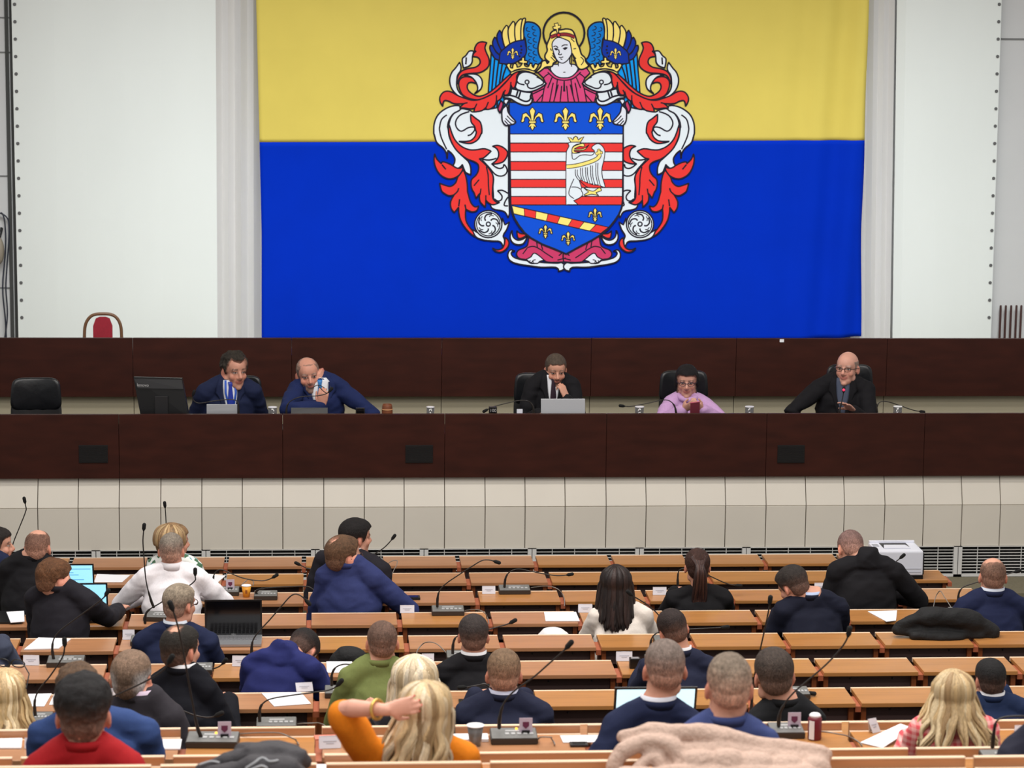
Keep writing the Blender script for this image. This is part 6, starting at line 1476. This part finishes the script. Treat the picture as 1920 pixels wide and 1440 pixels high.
def slab(label, name, cat, x0, y0, x1, Y, Z, dep, m, face=None):
    a, b = at(x0, y0, Y), at(x1, y0, Y); t = thing(name, label, cat, ((a.x + b.x) / 2, Y, Z))
    bm = bmesh.new(); box(bm, (a.x, Y, Z + 0.001), (b.x, Y + dep, a.z), 0, 0.004); new_mesh('case', bm, m, t)
    if face:
        w = b.x - a.x; bm = bmesh.new(); box(bm, (a.x + w * 0.12, Y - 0.0015, a.z - (a.z - Z) * 0.32), (b.x - w * 0.12, Y - 0.0002, a.z - 0.008)); new_mesh('display', bm, face, t)
    return t
slab('black upright phone dock beside the bearded man\'s sleeve', 'phone_dock', 'phone', 667, 765, 684, YP + 0.1, ZT, 0.03, BLACK, SCREENK)
t = slab('small black recorder with pale digits on the podium', 'desk_clock', 'clock', 917, 763.5, 932, YP + 0.1, ZT, 0.04, BLACK, SCREENK)
q = at(924.5, 770, YP + 0.0975); X4 = Matrix.Translation(q) @ Matrix.Rotation(math.pi / 2, 4, 'X'); text_mesh('display_digits', '100', 0.034, X4, KEYS, t)
p = at(968, 770, YP + 0.1); slab('small white card standing left of the central laptop', 'desk_card', 'card', 969, 767, 980, YP + 0.1, ZT, 0.004, CARD)
# pink phone in the woman's hands
ph = at(1303, 765, YD - 0.44); t = thing('phone', 'pink cased phone held by the woman in lilac', 'phone', ph)
n_ = Vector((0, 0.75, 0.66)).normalized(); u_ = Vector((1, 0, 0.12)).normalized(); v_ = n_.cross(u_)
bm = bmesh.new(); obox(bm, ph, u_, v_, n_, 0.038, 0.075, 0.004, 0, 0.003); new_mesh('case', bm, mat('rose_case', (196, 92, 112), 0.5), t)
bm = bmesh.new(); obox(bm, ph + n_ * 0.0045, u_, v_, n_, 0.034, 0.070, 0.0006); new_mesh('screen', bm, SCREENK, t)
# spectacles held by the bearded man
g0 = at(600, 729, YD - 0.33); t = thing('spectacles', 'dark folded spectacles held in the bearded man\'s hand', 'glasses', g0)
bm = bmesh.new(); tube(bm, crom([at(596, 722, YD - 0.34), at(606, 733, YD - 0.36), at(614, 737, YD - 0.36), at(620, 730, YD - 0.35), at(619, 724, YD - 0.34)], 5), 0.0035, seg=6); new_mesh('frame', bm, BLACK, t, True)
bm = bmesh.new(); tube(bm, crom([at(585, 728, YD - 0.33), at(596, 722, YD - 0.34), at(608, 727, YD - 0.35)], 5), 0.0032, seg=6); new_mesh('temple', bm, BLACK, t, True)
# things on the rows
def boxthing(k, label, name, cat, x, y, w, d, h, m, lid=None, yaw=0.0):
    c = atz(x, y, ZR[k]); t = thing(name, label, cat, c); u = Vector((math.cos(yaw), math.sin(yaw), 0)); v = Vector((-math.sin(yaw), math.cos(yaw), 0))
    bm = bmesh.new(); obox(bm, c + ZA * (h / 2 + 0.001), u, v, ZA, w / 2, d / 2, h / 2, 0, min(0.004, h * 0.3)); new_mesh('case', bm, m, t)
    if lid:
        bm = bmesh.new(); obox(bm, c + ZA * (h + 0.0018), u, v, ZA, w * 0.36, d * 0.36, 0.0007); new_mesh('screen', bm, lid, t)
boxthing(3, 'small black case lying on the desk right of the blue elbow', 'phone_case', 'case', 774, 1123, 0.095, 0.075, 0.016, BLACK, SCREENK)
boxthing(7, 'black phone lying in front of the light brown haired man', 'phone', 'phone', 882, 1318, 0.12, 0.08, 0.010, BLACK, SCREENK)
boxthing(9, 'dark grey phone lying left of the navy suit on the desk edge', 'phone', 'phone', 1085, 1398, 0.075, 0.05, 0.010, mat('dark_grey_plastic', (34, 34, 36), 0.4), SCREENK)
boxthing(6, 'black camera beside the grey buzz cut', 'camera', 'camera', 1190, 1252, 0.06, 0.05, 0.055, BLACK, SILVER)
boxthing(9, 'red brown booklet behind the large name card', 'booklet', 'book', 612, 1384, 0.10, 0.06, 0.006, mat('salmon_cover', (206, 120, 100), 0.6), None, 0.1)
c_ = atz(462, 1119, ZR[3]); t = thing('paper_cup', 'yellow paper cup right of the white shirt', 'cup', c_)
bm = bmesh.new(); lathe(bm, c_ + ZA * 0.001, [(0.022, 0), (0.031, 0.074), (0.029, 0.074), (0.02, 0.004)], 20); new_mesh('wall', bm, mat('yellow_cup', (232, 160, 46), 0.5), t, True)
bm = bmesh.new(); lathe(bm, c_ + ZA * 0.001, [(0.031, 0.073), (0.033, 0.075), (0.031, 0.078), (0.029, 0.075)], 20); new_mesh('rim', bm, PAPER, t, True)
bm = bmesh.new(); obox(bm, c_ + Vector((0, -0.0268, 0.04)), XA, YA, ZA, 0.007, 0.001, 0.012); new_mesh('printed_mark', bm, mat('brown_print', (150, 84, 30), 0.6), t)
c_ = atz(891, 1398, ZR[9]); t = thing('plastic_cup', 'clear plastic cup beside the unit with the amber light', 'cup', c_)
bm = bmesh.new(); lathe(bm, c_ + ZA * 0.001, [(0.024, 0), (0.034, 0.085), (0.0335, 0.085), (0.0235, 0.003)], 24); new_mesh('wall', bm, GLASSM, t, True)
bm = bmesh.new(); lathe(bm, c_ + ZA * 0.001, [(0.034, 0.083), (0.0375, 0.085), (0.0375, 0.088), (0.0335, 0.086)], 24); new_mesh('rim', bm, mat('rim_white', (235, 235, 238), 0.3), t, True)
c_ = atz(1527, 1386, ZR[9]); t = thing('bottle', 'maroon and white can shaped bottle behind the pink fleece coat', 'bottle', c_)
bm = bmesh.new(); lathe(bm, c_ + ZA * 0.001, [(0.027, 0), (0.029, 0.004), (0.029, 0.09), (0.025, 0.098)], 24); new_mesh('body', bm, mat('maroon_label', (112, 28, 44), 0.4), t, True)
bm = bmesh.new(); lathe(bm, c_ + ZA * 0.099, [(0.024, 0), (0.025, 0.006), (0.018, 0.014)], 20); new_mesh('cap', bm, PAPER, t, True)
bm = bmesh.new(); prism(bm, [c_ + Vector((0.0296 * math.sin(a), -0.0296 * math.cos(a), 0.006)) for a in (-1.1, -0.8, -0.5, -0.25)] + [c_ + Vector((0.0296 * math.sin(a), -0.0296 * math.cos(a), 0.086)) for a in (-0.25, -0.5, -0.8, -1.1)], Vector((-0.0004, -0.0012, 0))); bmesh.ops.recalc_face_normals(bm, faces=bm.faces); new_mesh('white_stripe', bm, PAPER, t)
bm = bmesh.new(); c_ = atz(640, 1396, ZR[9]); tube(bm, crom([c_ + Vector((-0.05, 0.03, 0.009)), c_ + Vector((0.0, 0.035, 0.012)), c_ + Vector((0.03, 0.02, 0.03)), c_ + Vector((0.032, -0.03, 0.018))], 5), 0.006, seg=8); ball(bm, c_ + Vector((0.032, -0.03, 0.019)), (0.012, 0.016, 0.014), 10)
tag(new_mesh('headset', bm, BLACK, None, True), 'small black headset left of the orange top', 'headset')
# printer
Zp = ZR[2]; a_ = atz(1646, 1087, Zp); Ypf = YR[2] - DD + 0.02; a_ = at(1645, 1000, Ypf); b_ = at(1733, 1000, Ypf); zt_ = at(1680, 1034, Ypf).z
t = thing('printer', 'white office printer with dark base at the right end of the second row', 'printer', ((a_.x + b_.x) / 2, Ypf + 0.14, Zp), None)
PW = mat('printer_white', (226, 228, 238), 0.45)
bm = bmesh.new(); box(bm, (a_.x, Ypf, Zp + 0.03), (b_.x, Ypf + 0.30, zt_), 0, 0.012); new_mesh('body', bm, PW, t)
bm = bmesh.new(); box(bm, (a_.x + 0.01, Ypf + 0.004, Zp + 0.001), (b_.x + 0.004, Ypf + 0.29, Zp + 0.029), 0, 0.003); box(bm, (b_.x + 0.0005, Ypf + 0.02, Zp + 0.03), (b_.x + 0.012, Ypf + 0.29, zt_ - 0.02), 0, 0.003); new_mesh('dark_base', bm, BLACK, t)
bm = bmesh.new(); box(bm, (a_.x + 0.004, Ypf + 0.004, Zp + 0.075), (b_.x - 0.012, Ypf - 0.0025, Zp + 0.079), 0); box(bm, (a_.x + 0.004, Ypf + 0.004, Zp + 0.052), (b_.x - 0.012, Ypf - 0.0025, Zp + 0.0545), 0); new_mesh('tray_seam', bm, mat('printer_grey', (170, 172, 180), 0.5), t)
bm = bmesh.new(); box(bm, (a_.x + 0.07, Ypf + 0.10, zt_ + 0.0005), (b_.x - 0.07, Ypf + 0.26, zt_ + 0.002)); new_mesh('output_slot', bm, BLACK, t)
bm = bmesh.new(); prism(bm, [Vector((a_.x + 0.07, Ypf + 0.09, zt_ + 0.0025)), Vector((b_.x - 0.07, Ypf + 0.09, zt_ + 0.0025)), Vector((b_.x - 0.09, Ypf + 0.19, zt_ + 0.0025)), Vector((a_.x + 0.09, Ypf + 0.19, zt_ + 0.0025))], ZA * 0.003); new_mesh('output_tray', bm, PW, t)
bm = bmesh.new(); box(bm, (a_.x + 0.01, Ypf + 0.15, zt_ + 0.0005), (a_.x + 0.05, Ypf + 0.22, zt_ + 0.004)); new_mesh('control_panel', bm, mat('printer_grey', (170, 172, 180), 0.5), t)
bm = bmesh.new(); box(bm, (a_.x + 0.004, Ypf + 0.27, zt_ + 0.0005), (b_.x - 0.004, Ypf + 0.298, zt_ + 0.014), 0, 0.003); new_mesh('rear_ridge', bm, PW, t)
# clothes and bags laid down
def heap(name, label, cat, tubes, m, vox=0.012, amp=0.008, sc=11, parts=None, seed=3, sm=4, floor=None):
    bm = bmesh.new()
    for pts, rad in tubes: tube(bm, crom(pts, 4), [rad if not isinstance(rad, list) else rad[min(len(rad) - 1, int(i / 4))] for i in range(4 * (len(pts) - 1) + 1)], side=ZA.cross(pts[-1] - pts[0]) if isinstance(rad, tuple) else None, seg=14)
    me = remesh(bm, vox, sm); wrinkle(me, amp, sc, seed)
    zs = floor
    if zs is not None:
        for v in me.vertices: v.co.z = max(v.co.z, zs)
    return tag(finish(me, name, m), label, cat)
FLEECE = mat('pink_fleece', (192, 165, 150), 0.95, nscale=90, namp=0.12, bump=0.7, bscale=55)
Y11 = YR[11]; Z11 = ZR[11]
def A11(x, y, dy=0.0): return at(x, y + 4, Y11 - 0.10 + dy)
heap('fleece_coat', 'pale pink fleece coat bundled over the front desks at the bottom right', 'coat', [
    ([A11(1168, 1378, .07), A11(1215, 1368, .07), A11(1265, 1372, .06)], [0.022, 0.030, 0.026]),
    ([A11(1245, 1372, .06), A11(1310, 1370, .06), A11(1370, 1384, .05), A11(1430, 1398, .05), A11(1490, 1404, .05), A11(1548, 1412, .04)], [0.030, 0.036, 0.034, 0.034, 0.034, 0.026]),
    ([A11(1150, 1436, .0), A11(1168, 1404, .02), A11(1212, 1390, .03), A11(1256, 1396, .02), A11(1272, 1420, .0), A11(1262, 1446, -.02)], [0.026, 0.030, 0.034, 0.034, 0.032, 0.03]),
    ([A11(1196, 1440, -.02), A11(1222, 1416, 0), A11(1240, 1432, -.02)], [0.022, 0.026, 0.024]),
    ([A11(1285, 1406, .02), A11(1345, 1404, .02), A11(1405, 1412, .02), A11(1470, 1420, .02), A11(1540, 1424, .02)], [0.028, 0.034, 0.034, 0.034, 0.030]),
    ([A11(1300, 1424, -.03), A11(1318, 1424, -.03)], [0.042, 0.042]), ([A11(1352, 1426, -.03), A11(1372, 1426, -.03)], [0.044, 0.044]),
    ([A11(1408, 1430, -.03), A11(1428, 1430, -.03)], [0.044, 0.044]), ([A11(1464, 1434, -.03), A11(1484, 1434, -.03)], [0.042, 0.042]), ([A11(1520, 1436, -.03), A11(1540, 1438, -.03)], [0.036, 0.034]),
    ([A11(1170, 1452, -.07), A11(1260, 1456, -.07), A11(1400, 1460, -.07), A11(1530, 1460, -.07)], [0.034, 0.05, 0.055, 0.04])],
    FLEECE, 0.007, 0.006, 12, sm=2, floor=Z11 + 0.002)
DKJ = mat('dark_grey_jacket', (56, 54, 58), 0.75, nscale=60, namp=0.12, bump=0.3)
o = heap('rain_jacket', 'dark grey rain jacket with pale marks bundled over the bottom left desks', 'jacket', [
    ([A11(375, 1438, -.02), A11(420, 1424, 0), A11(470, 1416, 0), A11(520, 1412, 0.0), A11(572, 1424, 0)], [0.02, 0.03, 0.04, 0.045, 0.025]),
    ([A11(450, 1402, .04), A11(500, 1398, .04), A11(545, 1402, .04), A11(565, 1418, .02)], [0.02, 0.026, 0.026, 0.022]),
    ([A11(390, 1450, -.08), A11(470, 1440, -.08), A11(560, 1446, -.08)], [0.03, 0.05, 0.03])], DKJ, 0.009, 0.008, 12, floor=Z11 + 0.002)
tree = BVHTree.FromPolygons([v.co for v in o.data.vertices], [tuple(p.vertices) for p in o.data.polygons]); bm = bmesh.new()
for pts in ([(462, 1440), (478, 1430), (492, 1421), (505, 1428), (520, 1426)], [(375, 1434), (395, 1428), (410, 1430)], [(470, 1444), (490, 1436), (500, 1440)]):
    P_ = []
    for x, y in pts:
        d = ray(x, y).normalized(); h = tree.ray_cast(CAM, d)
        if h[0]: P_.append(h[0] - d * 0.002)
    if len(P_) > 1: tube(bm, crom(P_, 3), 0.005, seg=6)
if bm.verts: new_mesh('pale_print', bm, mat('pale_grey_print', (150, 152, 156), 0.6), o, True)
else: bm.free()
BLKJ = mat('black_fabric', (13, 13, 15), 0.8, nscale=60, namp=0.15, bump=0.4)
Z5 = ZR[5]; A5 = lambda x, y, dy=0.0: at(x, y, YR[5] - 0.12 + dy)
heap('jacket', 'black jacket bundled on the desk at the right, below the bald man', 'jacket', [
    ([A5(1690, 1172), A5(1730, 1158), A5(1790, 1158), A5(1840, 1172), A5(1868, 1190)], [0.035, 0.06, 0.065, 0.05, 0.02]),
    ([A5(1684, 1180), A5(1730, 1184), A5(1790, 1188), A5(1845, 1190)], [0.035, 0.05, 0.05, 0.035]),
    ([A5(1715, 1192, -.05), A5(1760, 1196, -.06), A5(1800, 1195, -.05)], [0.03, 0.035, 0.03])], BLKJ, 0.011, 0.010, 10, seed=8, floor=Z5 + 0.002)
def on_seat(label, name, cat, x0, x1, ytop, kdesk, m, seatlabel, r):
    """soft thing on a seat just in front of a desk row, only its top showing"""
    Y = YR[kdesk] + 0.22; fl = RFL[kdesk - 1]; a, b = at(x0, ytop, Y), at(x1, ytop, Y); c = (a + b) / 2
    seat_thing(seatlabel, Vector((c.x, Y, fl)), XA, YA, fl, 0.44, back=0.12)
    zt2 = a.z - r
    P0 = [Vector((a.x + r, Y, zt2 - 0.02)), Vector((c.x - (b.x - a.x) * 0.12, Y, zt2)), Vector((c.x + (b.x - a.x) * 0.15, Y, zt2)), Vector((b.x - r, Y, zt2 - 0.02))]
    z0 = fl + 0.44 + r + 0.012
    tb = [(P0, [r * 0.8, r, r, r * 0.8])]; n = max(2, int((zt2 - z0) / (r * 1.1)) + 1)
    for i in range(1, n + 1):
        z = zt2 + (z0 - zt2) * i / n; tb.append(([Vector((a.x + r, Y, z)), Vector((c.x, Y, z)), Vector((b.x - r, Y, z))], [r, r * 1.1, r]))
    return heap(name, label, cat, tb, m, 0.014, 0.004, 9, seed=5)
on_seat('black garment lying on the seat between the blue bent man and the olive jacket', 'garment', 'garment', 612, 692, 1213, 6, BLKJ, 'dark seat carrying the black garment', 0.065)
on_seat('white rounded bag on the seat left of the cream blouse', 'bag', 'bag', 998, 1072, 1177, 5, mat('white_bag', (232, 230, 230), 0.7), 'dark seat carrying the white bag', 0.07)
q_ = at(1466, 639, YRP - 0.003); bm = bmesh.new(); box(bm, (q_.x - 0.018, YRP - 0.004, q_.z - 0.012), (q_.x + 0.018, YRP - 0.0005, q_.z + 0.014)); tag(new_mesh('paper_note', bm, PAPER), 'tiny white note stuck on the top edge of the rear bench', 'note')
